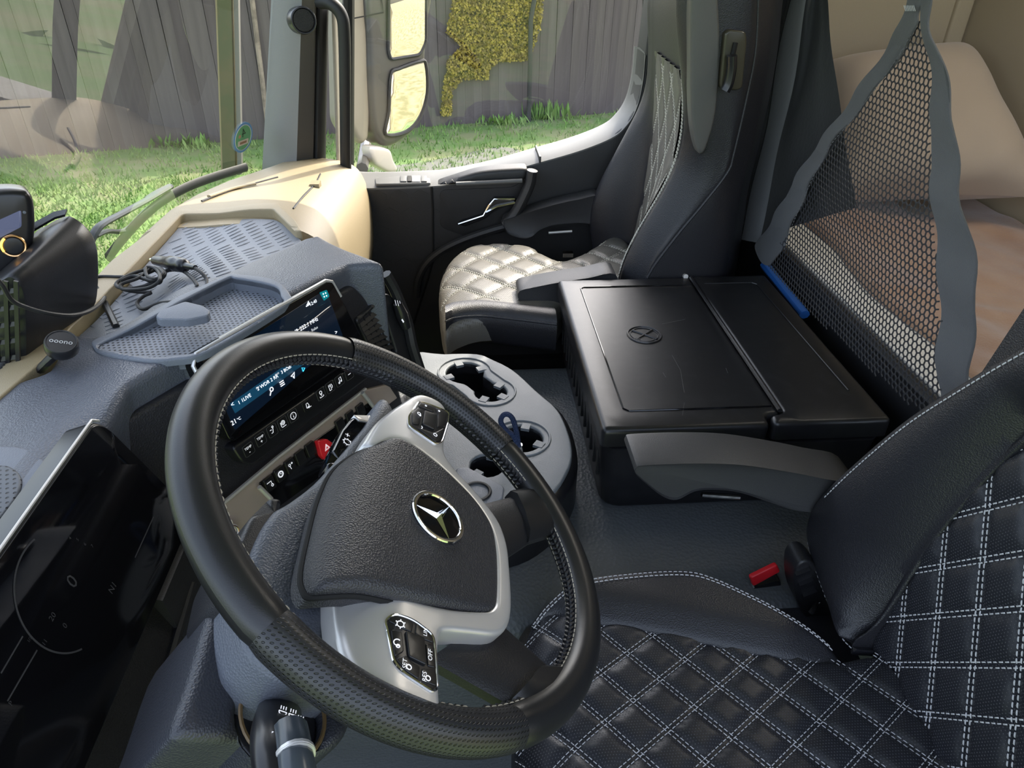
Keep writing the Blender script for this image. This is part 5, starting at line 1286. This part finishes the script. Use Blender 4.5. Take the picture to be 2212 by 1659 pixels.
# leather strip and side wall along the near edge
ne = [(x, y) for x, y in pf.pxs([(962, 684), (985, 676), (1040, 672), (1120, 680), (1203, 690)], .0)] + []
v_, f_ = loft([[pf.w(u, v + .05, .004), pf.w(u, v + .03, .009), pf.w(u, v + .008, .006), pf.w(u, v - .004, -.006), pf.w(u, v - .008, -.03), pf.w(u, v - .004, -.075), pf.w(u, v + .01, -.09)] for u, v in spline(ne, 5, False)], False, False)
nb = PS.add('cushion_bolster', v_, f_, m_leather)
v_, f_ = tube([pf.w(u, v - .005, -.010) for u, v in spline(ne, 5, False)], .003, 6); PS.add('piping', v_, f_, m_leather, nb)
v_, f_ = loft([[Vector((x, y, z)) for x, y in rrect(-.03 - d, 1.55 - d, .45 + d, 1.98 + d, .06, 4)] for z, d in ((.44, .02), (.40, .02), (.38, 0))], True, True); PS.add('cushion_tray', v_, [tuple(reversed(q)) for q in f_], m_black)
v_, f_ = loft([[Vector((x, y, z)) for x, y in rrect(.03 - d, 1.56 - d, .42 + d, 1.94 + d, .05, 4)] for z, d in ((.0, .03), (.06, .02), (.18, .0), (.30, .0), (.38, .02))], True, True); PS.add('suspension_base', v_, f_, m_black)
# backrest from feature lines traced down the seat
def path_x(px, y):
    P = [aty(a, b, y) for a, b in px]; P.sort(key=lambda p: p.z); return [p.z for p in P], [p.x for p in P]
FEAT = [(2.04, [(1408, 80), (1402, 200), (1360, 310), (1318, 400), (1305, 460), (1310, 540)], .05),
        (2.00, [(1400, 0), (1404, 120), (1396, 205), (1340, 312), (1290, 402), (1274, 455), (1275, 510), (1292, 556)], 0),
        (1.955, [(1404, 0), (1407, 120), (1400, 220), (1350, 330), (1312, 420), (1300, 480), (1305, 550)], 0),
        (1.90, [(1404, 0), (1408, 150), (1404, 260), (1386, 390), (1366, 490), (1350, 560)], .012),
        (1.74, [(1428, 0), (1436, 150), (1434, 260), (1414, 390), (1384, 490), (1352, 570)], .012),
        (1.60, [(1456, 0), (1470, 150), (1474, 220), (1468, 310), (1440, 390), (1390, 470), (1352, 540), (1334, 588)], .006),
        (1.565, [(1470, 0), (1482, 150), (1490, 240), (1492, 330), (1462, 400), (1414, 480), (1378, 545), (1356, 590)], -.012),
        (1.53, [(1500, 0), (1492, 150), (1500, 270), (1530, 345), (1500, 420), (1452, 490), (1410, 560), (1390, 595)], 0),
        (1.52, [(1560, 0), (1556, 150), (1556, 250), (1575, 345), (1530, 420), (1478, 490), (1425, 560), (1405, 595)], .0),
        (1.522, [(1634, 0), (1628, 100), (1612, 200), (1584, 340), (1562, 420), (1552, 500), (1545, 580)], 0),
        (1.56, [(1650, 0), (1645, 100), (1630, 200), (1602, 340), (1580, 420), (1570, 500), (1560, 580)], .02)]
ZL = np.linspace(.48, 1.50, 46)
FX = []
for y, px, dx in FEAT:
    z_, x_ = path_x(px, y); z_ = np.array(z_); x_ = np.array(x_)
    X = np.interp(ZL, z_, x_) + dx
    sl = (x_[-1] - x_[-2]) / max(1e-3, z_[-1] - z_[-2]); X = np.where(ZL > z_[-1], x_[-1] + dx + (ZL - z_[-1]) * .02, X)
    k = np.ones(5) / 5; Xp = np.pad(X, 2, mode='edge'); X = np.convolve(Xp, k, 'valid'); FX.append(X)
FX = np.array(FX); FYv = np.array([f[0] for f in FEAT])
def seatrow(i):
    P = [(FX[k][i], FYv[k]) for k in range(len(FEAT))]; return spline(P, 5, False)
rows = [[Vector((x, y, z)) for x, y in seatrow(i)] for i, z in enumerate(ZL)]
m = len(rows[0]); back = []
for i, r_ in enumerate(rows):
    a, b = r_[-1], r_[0]; rows[i] = r_ + [Vector((a.x + .05, a.y + .08, a.z)), Vector((b.x + .16, b.y - .06, b.z))]
v_, f_ = loft(rows, True, True); pb = PS.add('backrest', v_, f_, m_leather, angle=60)
def seat_s(y, z):       # point on the front of the backrest
    i = np.interp(z, ZL, np.arange(len(ZL))); i0 = int(min(len(ZL) - 2, i)); t = i - i0
    A = seatrow(i0); B = seatrow(i0 + 1)
    xa = np.interp(-y, [-p[1] for p in A[:40]], [p[0] for p in A[:40]]); xb = np.interp(-y, [-p[1] for p in B[:40]], [p[0] for p in B[:40]])
    return Vector((xa * (1 - t) + xb * t - .003, y, z))
# quilted insert and stitching on the backrest
def insert_h(y, z):
    d = 0
    for s in (1, -1):
        t = (y * 1.25 + s * z * .70) / .118; e = abs(t - round(t)) * .08; d = max(d, math.exp(-(e / .006) ** 2))
    return d
def ins_fn(u, v):
    y = 1.61 + (1.885 - 1.61) * v; z = .52 + (1.05 - .52) * u; p = seat_s(y, z); p.x += -.004 + .007 * insert_h(y, z); return p
v_, f_, uv = gridmesh(ins_fn, 70, 40); bi = PS.add('backrest_quilt', v_, [tuple(reversed(q)) for q in f_], m_perfpass_lit, pb, uvs=[(a * .53, b * .275) for a, b in uv])
g = G(); zt = lambda y: 1.045
for s in (1, -1):
    for k in range(-20, 60):
        for of in (-.0035, .0035):
            P = []
            for z in np.arange(.53, 1.04, .012):
                y = (k * .118 - s * z * .70) / 1.25 + of
                if 1.615 < y < 1.88: q = seat_s(y, z); q.x -= .0015; P.append(q)
                elif P: break
            if len(P) > 2: ext(g, dashes(P, Vector((-1, 0, .2)), .006, .002, .0022, .0012))
for of in (0, .008):
    P = [seat_s(1.598 - of, z) + Vector((-.002, -.002, 0)) for z in np.arange(.53, 1.48, .012)]; ext(g, dashes(P, Vector((-.7, -.7, 0)), .006, .002, .0034, .0016))
PS.add('backrest_stitching', g[0], g[1], m_pthread, pb, kind='stuff')
# side panel with piping and shoulder lever
PF = Frame((0, 1.516, 0), (1, 0, 0), (0, 0, 1))
sp_ = sheet(PS, 'side_panel', spline(PF.pxs([(1496, -60), (1540, -60), (1552, 40), (1553, 130), (1545, 240), (1524, 318), (1508, 330), (1494, 270), (1490, 150)]), 4), PF, M('side_leather', (.10, .098, .092), .42, bump=('noise', 700, .15)), pb, hf=lambda u, v: .006, res=.03, r=.006, th=.03)
v_, f_ = tube(v3(spline([PF.w(*PF.px(x, y, .01), .01) for x, y in ((1640, -40), (1634, 100), (1616, 200), (1586, 330), (1572, 372), (1520, 440), (1470, 500), (1420, 565), (1398, 600))], 5, False)), .0028, 6); PS.add('piping', v_, f_, m_leather, pb)
lv = sheet(PS, 'lever_plate', rpoly(PF.pxs([(1566, 72), (1576, 64), (1612, 68), (1614, 90), (1604, 190), (1592, 196), (1556, 192), (1556, 175)], .012), .012), PF, M('lever_recess', (.05, .045, .03), .3), pb, hf=lambda u, v: .012, res=.03, r=.004, th=.03)
v_, f_ = tube(v3(spline([PF.w(*PF.px(x, y, .03), .03) for x, y in ((1581, 120), (1580, 150), (1574, 180), (1566, 196))], 4, False)), [(.012, .010)] * 13, 10); PS.add('lever', v_, f_, m_plast_s, lv)
v_, f_ = tube([PF.w(*PF.px(1589, 92, .015), .015), PF.w(*PF.px(1582, 122, .015), .015)], .005, 6); PS.add('lever_slot', v_, f_, m_black, lv)
# armrests
a2 = armrest(PS, [(1120, 632), (1128, 626), (1150, 621), (1205, 610), (1270, 600), (1330, 592)], [(1119, 642), (1128, 660), (1155, 672), (1184, 680), (1200, 668), (1270, 660), (1330, 652)], 1.518, 1.585)
a3 = armrest(PS, [(1088, 484), (1095, 476), (1140, 459), (1200, 441), (1250, 430), (1300, 424)], [(1089, 492), (1100, 507), (1130, 516), (1150, 511), (1165, 498), (1195, 487), (1250, 482), (1300, 482)], 1.985, 2.045)
c = aty(1185, 503, 1.99); v_, f_ = tube([c, c + Vector((.07, 0, .004))], .004, 6); PS.add('armrest_wheel', v_, f_, m_silver, a3)
b2 = aty(1226, 549, 1.9); v_, f_ = box(b2, (.03, .02, .012)); PS.add('belt_tongue', v_, f_, m_chrome)
# ================================================================== bunk
BKF = Thing('sleeper_bunk', (1.15, 1.0, 0), 'dark sleeper bunk box under the mattress', 'bunk')
v_, f_ = box((1.16, 1.05, .25), (.70, 2.28, .50)); BKF.add('base', v_, f_, m_plast, smooth=False)
v_, f_ = box((.803, 1.05, .47), (.022, 2.26, .33)); BKF.add('front_board', v_, f_, m_plast, smooth=False)
v_, f_ = tube([(.803, -.05, .635), (.803, 2.18, .635)], .011, 8); BKF.add('front_rail', v_, f_, m_plast)
MT = Thing('mattress', (1.15, 1.0, .50), 'mattress on the bunk coloured pale for a sunlit strip, under the blanket', 'mattress', single=True)
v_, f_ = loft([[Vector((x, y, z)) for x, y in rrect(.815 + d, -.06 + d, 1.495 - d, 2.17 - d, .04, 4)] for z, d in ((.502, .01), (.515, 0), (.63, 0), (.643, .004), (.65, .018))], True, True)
MT.add('mattress', v_, f_, M('mattress_sunlit_tone', (.80, .76, .70), .9, bump=('noise', 300, .2)))  # pale colour imitates a sunlit strip along the bunk front
from mathutils import noise as mnoise
def blz(x, y):
    n = mnoise.noise(Vector((x * 5, y * 4, 1.3))) * .016 + mnoise.noise(Vector((x * 13 + y * 5, y * 9, 4.1))) * .007
    n += .012 * math.exp(-((x - 1.06 - .12 * math.sin(y * 3)) / .05) ** 2) + .010 * math.exp(-((y - 1.32 + .5 * (x - .9)) / .03) ** 2) + .012 * math.exp(-((y - .95 + .2 * (x - .9)) / .03) ** 2)
    return .658 + n
def blf(u, v):
    y = -.04 + 2.20 * v; xe = .905 + .02 * math.sin(y * 4.0) + .008 * math.sin(y * 13)  # blanket edge set back to bare the painted bright strip
    if u < .06: t = u / .06; x = xe + .012 * (1 - math.cos(t * math.pi / 2)) ; z = .652 + (blz(x, y) - .652) * math.sin(t * math.pi / 2)
    else: x = xe + .012 + (u - .06) / .94 * (1.488 - xe - .012); z = blz(x, y)
    return Vector((x, y, z))
BL = Thing('plush_blanket', (1.15, 1.0, .62), 'light brown plush blanket spread over the bunk', 'blanket', single=True)
v_, f_, uv = gridmesh(blf, 70, 150); bl_o = BL.add('plush_blanket', v_, f_, m_blank)
# pillow leaning in the corner
PL = Thing('pillow', (1.2, 1.85, .66), 'large beige pillow leaning in the bunk corner', 'pillow', single=True)
A = aty(1790, 128, 2.13); B = atx(2066, 92, 1.46); C_ = atx(2262, 428, 1.46); D_ = Vector((.98, 1.82, .68)); B.y = min(B.y, 2.14)
nn = (B - A).cross(D_ - A).normalized()
if nn.y > 0: nn = -nn
def pil(sgn):
    def f(u, v):
        s, t = 2 * u - 1, 2 * v - 1
        pin = 1 - .07 * (1 - t * t) * abs(s) ** 3; pin2 = 1 - .07 * (1 - s * s) * abs(t) ** 3
        s2, t2 = s * pin, t * pin2
        p = A.lerp(B, (s2 + 1) / 2).lerp(D_.lerp(C_, (s2 + 1) / 2), (t2 + 1) / 2)
        b = max(0, 1 - s ** 4) ** .6 * max(0, 1 - t ** 4) ** .6
        wr = .006 * mnoise.noise(Vector((s * 3, t * 2.5, 2))) * b + .008 * math.sin(9 * s + 5 * t) * math.exp(-((t - .8) / .25) ** 2) * b
        return p + nn * sgn * (.12 * b + wr)
    return f
g = G(); v1, f1, uv = gridmesh(pil(1), 36, 30); ext(g, (v1, f1)); v2, f2, uv = gridmesh(pil(-1), 36, 30); ext(g, (v2, [tuple(reversed(q)) for q in f2]))
me_v, me_f = g; PL.add('pillow', me_v, me_f, m_pill)
# blue plastic edge behind the box
BS = Thing('blue_bar', (.762, 1.4, .56), 'short blue plastic bar behind the cooler box', 'bar', single=True)
v_, f_ = tube([atx(1652, 572, .752), atx(1690, 620, .752), atx(1738, 680, .752)], [(.012, .010)] * 3, 8); BS.add('blue_bar', v_, f_, m_bluest)

# ================================================================== safety net
NX = .740; NF = Frame((NX, 0, 0), (0, -1, 0), (0, 0, 1))
NT = Thing('safety_net', atx(1640, 570, NX), 'triangular black safety net with grey webbing edges hung before the bunk', 'net')
npx = [(1998, 28), (1985, 62), (1880, 200), (1780, 340), (1700, 505), (1646, 560), (1668, 588), (1760, 680), (1880, 795), (1985, 885), (2040, 925), (2034, 800), (2020, 640), (2010, 430), (2004, 200)]
npl = NF.pxs(npx)
def nh(u, v): return .005 * math.sin(u * 9 + v * 14) * .6 + .004 * math.sin(v * 21 - u * 6) - .006 * math.sin(max(0, min(1, (v - .5) / .7)) * math.pi)
hx = .0072; g = G(); seen = set()
def nedge(a, b):
    pa, pb = NF.w(a[0], a[1], nh(*a)), NF.w(b[0], b[1], nh(*b)); ext(g, ribbon([pa, pb], NF.n, .0026, .0012))
U = [p[0] for p in npl]; V_ = [p[1] for p in npl]
cols = int((max(U) - min(U)) / (hx * 1.732)) + 2; rws = int((max(V_) - min(V_)) / (hx * 1.5)) + 2
C0 = []
for j in range(rws):
    for i in range(cols):
        C0.append((min(U) + hx * 1.732 * (i + .5 * (j % 2)), min(V_) + hx * 1.5 * j))
ok = inside_np(npl, np.array(C0))
for (u, v), k in zip(C0, ok):
    if not k: continue
    q = [(u + hx * math.cos(R(90 + 60 * s)), v + hx * math.sin(R(90 + 60 * s))) for s in range(6)]
    for s in range(3): nedge(q[s], q[s + 1])
NT.add('mesh', g[0], g[1], m_net, smooth=False, kind='stuff')
def web(name, px, par=None, h0=.004, amp=.004):
    return sheet(NT, name, spline(NF.pxs(px), 5), NF, m_fab, par, hf=lambda u, v: nh(u, v) + h0 + amp * math.sin(v * 60), res=.012, r=.002, th=.004, bottom=True)
wl = web('webbing', [(1966, -40), (1960, 30), (1925, 85), (1868, 165), (1800, 262), (1735, 352), (1680, 450), (1642, 512), (1630, 536), (1642, 566), (1664, 572), (1684, 540), (1698, 498), (1782, 332), (1842, 250), (1930, 132), (1985, 60), (1990, 28), (2000, -40)])
wr_ = web('webbing', [(1990, -40), (1996, 30), (2000, 100), (2004, 250), (2012, 450), (2020, 640), (2034, 860), (2060, 940), (2110, 920), (2092, 800), (2094, 620), (2086, 500), (2068, 410), (2062, 320), (2048, 240), (2028, 120), (2014, 60), (2016, 0), (2014, -40)])
g = G()
for x0, y0, dx in ((1700, 520, 0),):
    P = [NF.w(*NF.px(x, y), nh(*NF.px(x, y)) + .007) for x, y in ((1694, 540), (1704, 500), (1784, 338), (1846, 254), (1932, 136), (1982, 66))]; ext(g, dashes(v3(spline(P, 8, False)), NF.n, .006, .003, .0015, .001))
NT.add('webbing_stitching', g[0], g[1], M('grey_thread', (.16, .16, .17), .8), wl, kind='stuff')
v_, f_ = tube([NF.w(*NF.px(x, y), .01) for x, y in ((1990, -40), (1980, -400))], [(.03, .003)] * 2, 8, flat=NF.n); NT.add('hanging_strap', v_, f_, m_fab)
icon_multi([[NF.px(1972 + 3.5 * k, 12), NF.px(1976 + 3.5 * k, 24)] for k in range(7)], NF, nh(*NF.px(1985, 18)) + .012, .0016, wl, NT, m_thread, 'bar_tack')

# ================================================================== curtain
CU_ = Thing('curtain', atx(1620, 520, .75), 'dark grey curtain gathered behind the passenger seat', 'curtain')
topx = [1640, 1656, 1672, 1686, 1696, 1704, 1714, 1732, 1750, 1758, 1766, 1774, 1784]
dep = [.778, .758, .770, .778, .768, .758, .754, .755, .760, .772, .778, .778, .780]
botx = [(1545, 545), (1556, 540), (1566, 535), (1576, 530), (1584, 524), (1594, 517), (1606, 516), (1626, 520), (1646, 522), (1690, 500), (1750, 480), (1800, 462), (1846, 446)]
rg = []
tops = [atx(x, 0, d) for x, d in zip(topx, dep)]; bots = [atx(x, y, d) for (x, y), d in zip(botx, dep)]
tops = v3(spline(tops, 5, False)); bots = v3(spline(bots, 5, False))
for k in range(30):
    t = -0.9 + 1.9 * k / 29; rg.append([a.lerp(b, t) + Vector((.003 * math.sin(7 * t + i * .13), .006 * math.sin(11 * t + i * .2), 0)) for i, (a, b) in enumerate(zip(tops, bots))])
v_, f_ = loft(rg, False, False); cuo = CU_.add('fabric', v_, f_, m_curt)
def hem(i0, i1, off, name='hem_band'):
    rr = [[p + Vector((-off, 0, 0)) for p in row[i0:i1 + 1]] for row in rg]; v_, f_ = loft(rr, False, False); return CU_.add(name, v_, f_, M('curtain_hem', (.26, .262, .27), .7, bump=('noise', 150, .3)), cuo)
hem(24, 40, .004)
P = [row[30] + Vector((-.006, 0, 0)) for row in rg]; v_, f_ = tube(P, .0012, 5); CU_.add('hem_seam', v_, f_, m_black, cuo)
# ================================================================== things on the dash and windshield
def on_dash(px, py, off=0.0, z0=.82):
    z = z0
    for _ in range(8):
        p = atz(px, py, z + off); z = .5 * z + .5 * (dtop(p.x, p.y) - .006)
    return atz(px, py, z + off)
# charging cable with 12 V plug
CB = Thing('charger_cable', on_dash(290, 620), 'black charging cable coiled loosely on the ribbed dash insert', 'cable')
g = G(); rr = .0028
def run(pts, offs): return v3(spline([on_dash(x, y, o) for (x, y), o in zip(pts, offs)], 7, False))
path = [(-20, 590), (4, 615), (25, 648), (60, 665), (110, 678), (160, 681), (200, 668), (226, 642), (210, 622), (202, 606), (215, 598), (250, 598), (300, 600), (340, 612), (348, 598), (330, 582), (295, 588), (258, 606), (252, 618), (280, 624), (330, 612), (356, 594), (345, 580), (318, 590), (275, 604), (262, 622), (290, 630), (325, 632), (310, 640), (296, 655), (310, 668), (345, 655), (380, 652)]
offs = [.10, .07, .04, .02, .012, .008, .006, .006, .01, .012, .012, .012, .014, .014, .016, .018, .018, .016, .014, .016, .02, .022, .022, .022, .02, .018, .014, .012, .010, .008, .006, .006, .006]
pts_ = [aty(-20, 590, .80), aty(4, 615, .80), aty(25, 648, .81), aty(60, 665, .82), aty(110, 678, .835), aty(160, 681, .865), aty(200, 668, .915)] + [on_dash(x, y, o) for (x, y), o in list(zip(path, offs))[7:]]
v_, f_ = tube(v3(spline(pts_, 7, False)), rr, 8); CB.add('cord', v_, f_, m_rubber)
path2 = [(260, 606), (290, 596), (330, 606), (352, 590), (330, 578), (300, 600), (262, 614), (270, 626), (320, 622), (345, 604), (338, 582), (316, 578), (318, 596), (340, 602), (356, 586), (390, 584), (412, 598), (425, 615), (424, 622)]
v_, f_ = tube(run(path2, [.024, .026, .026, .028, .03, .028, .026, .022, .024, .028, .03, .032, .03, .026, .02, .012, .008, .006, .004]), rr, 8); CB.add('cord', v_, f_, m_rubber)
pa, pb_ = on_dash(327, 561, .016), on_dash(422, 578, .016); d = pb_ - pa
prof = [(0, .002), (.05, .0035), (.08, .0035), (.1, .008), (.3, .0095), (.42, .0095), (.45, .012), (.62, .0125), (.66, .010), (.72, .012), (.78, .010), (.8, .006), (1, .004)]
v_, f_ = tube([pa + d * a for a, _ in prof], [r_ for _, r_ in prof], 14); pg = CB.add('plug', v_, f_, m_plast_s)
v_, f_ = tube([pa - d * .02, pa + d * .06], .0026, 8); CB.add('plug_tip', v_, f_, m_chrome, pg)
v_, f_ = tube(run([(420, 578), (436, 590), (446, 604), (447, 618)], [.016, .012, .006, .004]), rr, 8); CB.add('cord', v_, f_, m_rubber)
# grey wedge pad lying in the tray
WP_ = Thing('wedge_pad', atz(395, 680, .84), 'flat grey wedge-shaped holder lying across the tray edge', 'holder', single=True)
wf = Frame(atz(395, 672, .868), Vector((1, .25, -.10)), Vector((-.2, 1, .12)))
sheet(WP_, 'wedge_pad', rpoly(wf.pxs([(336, 682), (346, 668), (398, 650), (438, 660), (454, 672), (450, 682), (408, 690), (346, 688)]), .004), wf, m_dashgrey, res=.015, r=.0022, th=.012, bottom=True)
# round traffic warner puck
pk = atz(132, 738, .875); toc = Vector((.35, -.35, .87)).normalized(); ua = toc.cross(Vector((0, 0, 1))).normalized() * -1
KF = Frame(pk, ua, toc.cross(ua)); KF = KF if KF.n.dot(toc) > 0 else Frame(pk, -ua, toc.cross(ua))
PK = Thing('warning_puck', atz(95, 800, .81), 'round black warning puck with lettering on a short arm at the windshield ledge', 'device')
v_, f_ = loft([[KF.w(u * k, v * k, h) for u, v in circle(0, 0, .019, 32)] for h, k in ((-.016, .9), (-.013, 1), (-.003, 1), (0, .94))], True, True); pko = PK.add('puck', v_, f_, m_plast_s)
v_, f_ = tube([KF.w(u, v, .0) for u, v in circle(0, 0, .0165, 32)], .0012, 6, True); PK.add('puck_ring', v_, f_, m_plast, pko)
v_, f_ = text_data('ooono', .0095, KF, 0, 0, .0006, rot=R(-38)); PK.add('lettering', v_, f_, M('puck_print', (.6, .6, .6), .4), pko, smooth=False)
v_, f_ = tube([KF.w(0, 0, -.014), atz(112, 772, .85), atz(92, 792, .825), atz(86, 806, .81)], [(.012, .006)] * 4, 10); PK.add('arm', v_, f_, m_plast)
fr = HZ(.807); q = spline(fr.pxs([(58, 822), (80, 790), (112, 765), (130, 770), (118, 795), (90, 822), (66, 835)]), 4); sheet(PK, 'foot', q, fr, m_plast, res=.02, r=.002, th=.004)
# toll unit near the windshield
ty = .93; tc = aty(10, 505, ty); tn = (CAM - tc); tn.z *= .4; tn.normalize(); tu = Vector((0, 0, 1)).cross(tn).normalized()
TU = Frame(tc, tu, tn.cross(tu))
TB = Thing('toll_unit', aty(0, 620, ty), 'black toll device with small screen and round lit button at the left edge', 'device')
to = sheet(TB, 'case', spline(TU.pxs([(-110, 440), (-20, 412), (40, 409), (66, 420), (75, 450), (75, 512), (62, 545), (10, 595), (-110, 660)]), 5), TU, m_plast_s, res=.03, r=.010, th=.05, bottom=True)
sheet(TB, 'screen', rpoly(TU.pxs([(-60, 502), (46, 454), (47, 490), (-60, 545)], .002), .003), TU, M('toll_lcd', (.03, .035, .06), .15, emit=((.10, .12, .22), .4)), to, hf=lambda u, v: .0016, res=.05, r=.0004, th=.002)
c = TU.px(29, 531, .002); sheet(TB, 'round_button', circle(*c, .012, 28), TU, m_key, to, hf=lambda u, v: .004, res=.01, r=.002, th=.005)
v_, f_ = tube([TU.w(u, v, .003) for u, v in circle(*c, .0135, 32)], .0016, 6, True); TB.add('button_ring', v_, f_, M('amber_ring', (.7, .42, .2), .25, 1), to)
v_, f_ = tube([TU.w(u, v, .0045) for u, v in arcp(*c, .0132, 120, 200, 8)], .0014, 6); TB.add('amber_light', v_, f_, M('amber', (.9, .45, .05), .4, emit=((1, .45, .05), 3)), to)
c = TU.px(53, 459, .002); sheet(TB, 'sensor', circle(*c, .002, 12), TU, m_grey, to, hf=lambda u, v: .0015, res=.01, r=.0004, th=.001)
v_, f_ = tube([TU.w(*TU.px(-60, 640), -.02), aty(-60, 760, .95), Vector((-.62, .80, .80))], .008, 8); TB.add('bracket', v_, f_, m_plast)
# box-shaped blower with grille
BW = Thing('dash_blower', aty(110, 760, .9), 'black box-shaped blower with slatted grille on the windshield ledge', 'blower')
far_ = [(78, 512), (100, 488), (140, 468), (165, 474), (192, 500), (206, 530), (211, 570), (209, 640), (196, 668), (150, 694), (110, 700), (86, 640)]
near_ = [(-90, 690), (-50, 640), (10, 596), (30, 590), (48, 606), (58, 632), (62, 680), (62, 770), (50, 810), (10, 850), (-50, 880), (-90, 800)]
rgs = []
for k in range(7):
    s = k / 6; yy = 1.0 + (.86 - 1.0) * s; rgs.append([aty(a[0], a[1], 1.0).lerp(aty(b[0], b[1], .86), s) for a, b in zip(far_, near_)])
def shrink(r_, k, dy): 
    c = sum(r_, Vector()) / len(r_); return [c + (p - c) * k + Vector((0, dy, 0)) for p in r_]
rgs = [shrink(rgs[0], .93, .008)] + rgs + [shrink(rgs[-1], .95, -.004)]
v_, f_ = loft([v3(spline(r_, 3)) for r_ in rgs], True, True); bwo = BW.add('case', v_, f_, M('blower_black', (.018, .018, .02), .34, bump=('noise', 900, .1)))
v_, f_ = ribbon([aty(72, 494, .99), aty(118, 468, 1.0), aty(143, 462, 1.0)], Vector((.3, -.3, 1)).normalized(), .012, .004); BW.add('visor', v_, f_, m_plast, bwo)
for k in range(6):
    y0 = 630 + 36 * k; v_, f_ = ribbon([aty(-30, y0 + 6, .848), aty(38, y0 - 4, .848)], Vector((0, -1, .3)).normalized(), .006, .003); BW.add('grille_slat', v_, f_, m_plast_s, bwo, smooth=False)
for k in range(3):
    x0 = -8 + 22 * k; v_, f_ = ribbon([aty(x0, 606, .846), aty(x0 + 6, 830, .846)], Vector((0, -1, 0)), .005, .003); BW.add('grille_slat', v_, f_, m_plast_s, bwo, smooth=False)
# corrugated hose under the blower
HS = Thing('corrugated_hose', atz(10, 800, .80), 'short corrugated black hose under the blower', 'hose', single=True)
hp2 = v3(spline([atz(-30, 850, .815), atz(5, 800, .815), atz(22, 772, .82), atz(60, 752, .83)], 12, False)); v_, f_ = tube(hp2, [.0075 if k % 2 else .0058 for k in range(len(hp2))], 10); HS.add('corrugated_hose', v_, f_, m_rubber)
# round sticker on the windshield, seen from behind
sp = ws_hit(525, 297, .004); e = .01
ta = Vector((wsx(sp.y + e, sp.z) - wsx(sp.y - e, sp.z), 2 * e, 0)).normalized(); tb2 = Vector((.25, 0, 1)).normalized(); SKF = Frame(sp, ta, tb2)
if SKF.n.x < 0: SKF = Frame(sp, -ta, tb2)
sr = .040
SK = Thing('windshield_sticker', sp - tb2 * sr, 'round green sticker with blue rim on the windshield by the pillar', 'sticker')
def disc(nm, r_, mat, h, par=None, outl=None): return sheet(SK, nm, outl or circle(0, 0, r_, 40), SKF, mat, par, hf=lambda u, v: h, res=.03, r=0, th=.0003)
d0 = disc('rim', sr, M('sticker_blue', (.16, .34, .62), .5), .0005)
v_, f_ = tube([SKF.w(u, v, .0008) for u, v in circle(0, 0, sr * .83, 40)], .0008, 5, True); SK.add('white_line', v_, f_, M('sticker_white', (.75, .75, .7), .5), d0)
disc('green_disc', sr * .80, M('sticker_green', (.16, .42, .20), .5), .0010, d0)
disc('plate_field', 0, M('sticker_field', (.70, .60, .50), .5), .0014, d0, rrect(-.022, -.020, .022, -.006, .002))
disc('plate_writing', 0, M('sticker_writing', (.36, .2, .12), .6), .0018, d0, rrect(-.014, -.016, .014, -.010, .001))
v_, f_ = text_data('4', .034, SKF, .0, .012, .0016, flip=True); SK.add('numeral', v_, f_, M('sticker_ink', (.03, .06, .03), .6), d0, smooth=False)
disc('seal', 0, M('sticker_seal', (.55, .3, .2), .6), .0016, d0, circle(-.016, .006, .005, 12))
# wipers
WI = Thing('windshield_wiper', ws_hit(205, 505, -.03), 'black wiper arm and blade resting outside the windshield base', 'wiper')
m_wip = M('wiper_metal', (.018, .019, .021), .4, .1)
def wrun(pts, off=-.035, n=6): return v3(spline([ws_hit(x, y, off) for x, y in pts], n, False))
P = wrun([(196, 520), (205, 502), (222, 484), (270, 458), (318, 432), (366, 404)]); v_, f_ = tube(P, [(.010, .006)] * len(P), 8); WI.add('arm', v_, f_, m_wip)
P = wrun([(205, 510), (230, 500), (262, 500), (285, 488), (320, 452), (370, 420), (404, 402)]); v_, f_ = tube(P, [(.008, .005)] * len(P), 8); WI.add('arm_link', v_, f_, m_wip)
P = wrun([(233, 557), (262, 520), (300, 478), (345, 438), (400, 406), (460, 383), (532, 361)], -.028); v_, f_ = tube(P, [(.006, .012)] * len(P), 8); wb = WI.add('blade', v_, f_, m_rubber)
P = wrun([(240, 540), (290, 480), (340, 436), (400, 400), (470, 374), (530, 359)], -.040); v_, f_ = tube(P, [(.006, .004)] * len(P), 8); WI.add('blade_spine', v_, f_, m_wip, wb)
P = wrun([(318, 430), (340, 416), (368, 402)], -.045); v_, f_ = tube(P, [(.009, .006)] * len(P), 8); WI.add('arm_head', v_, f_, m_wip)
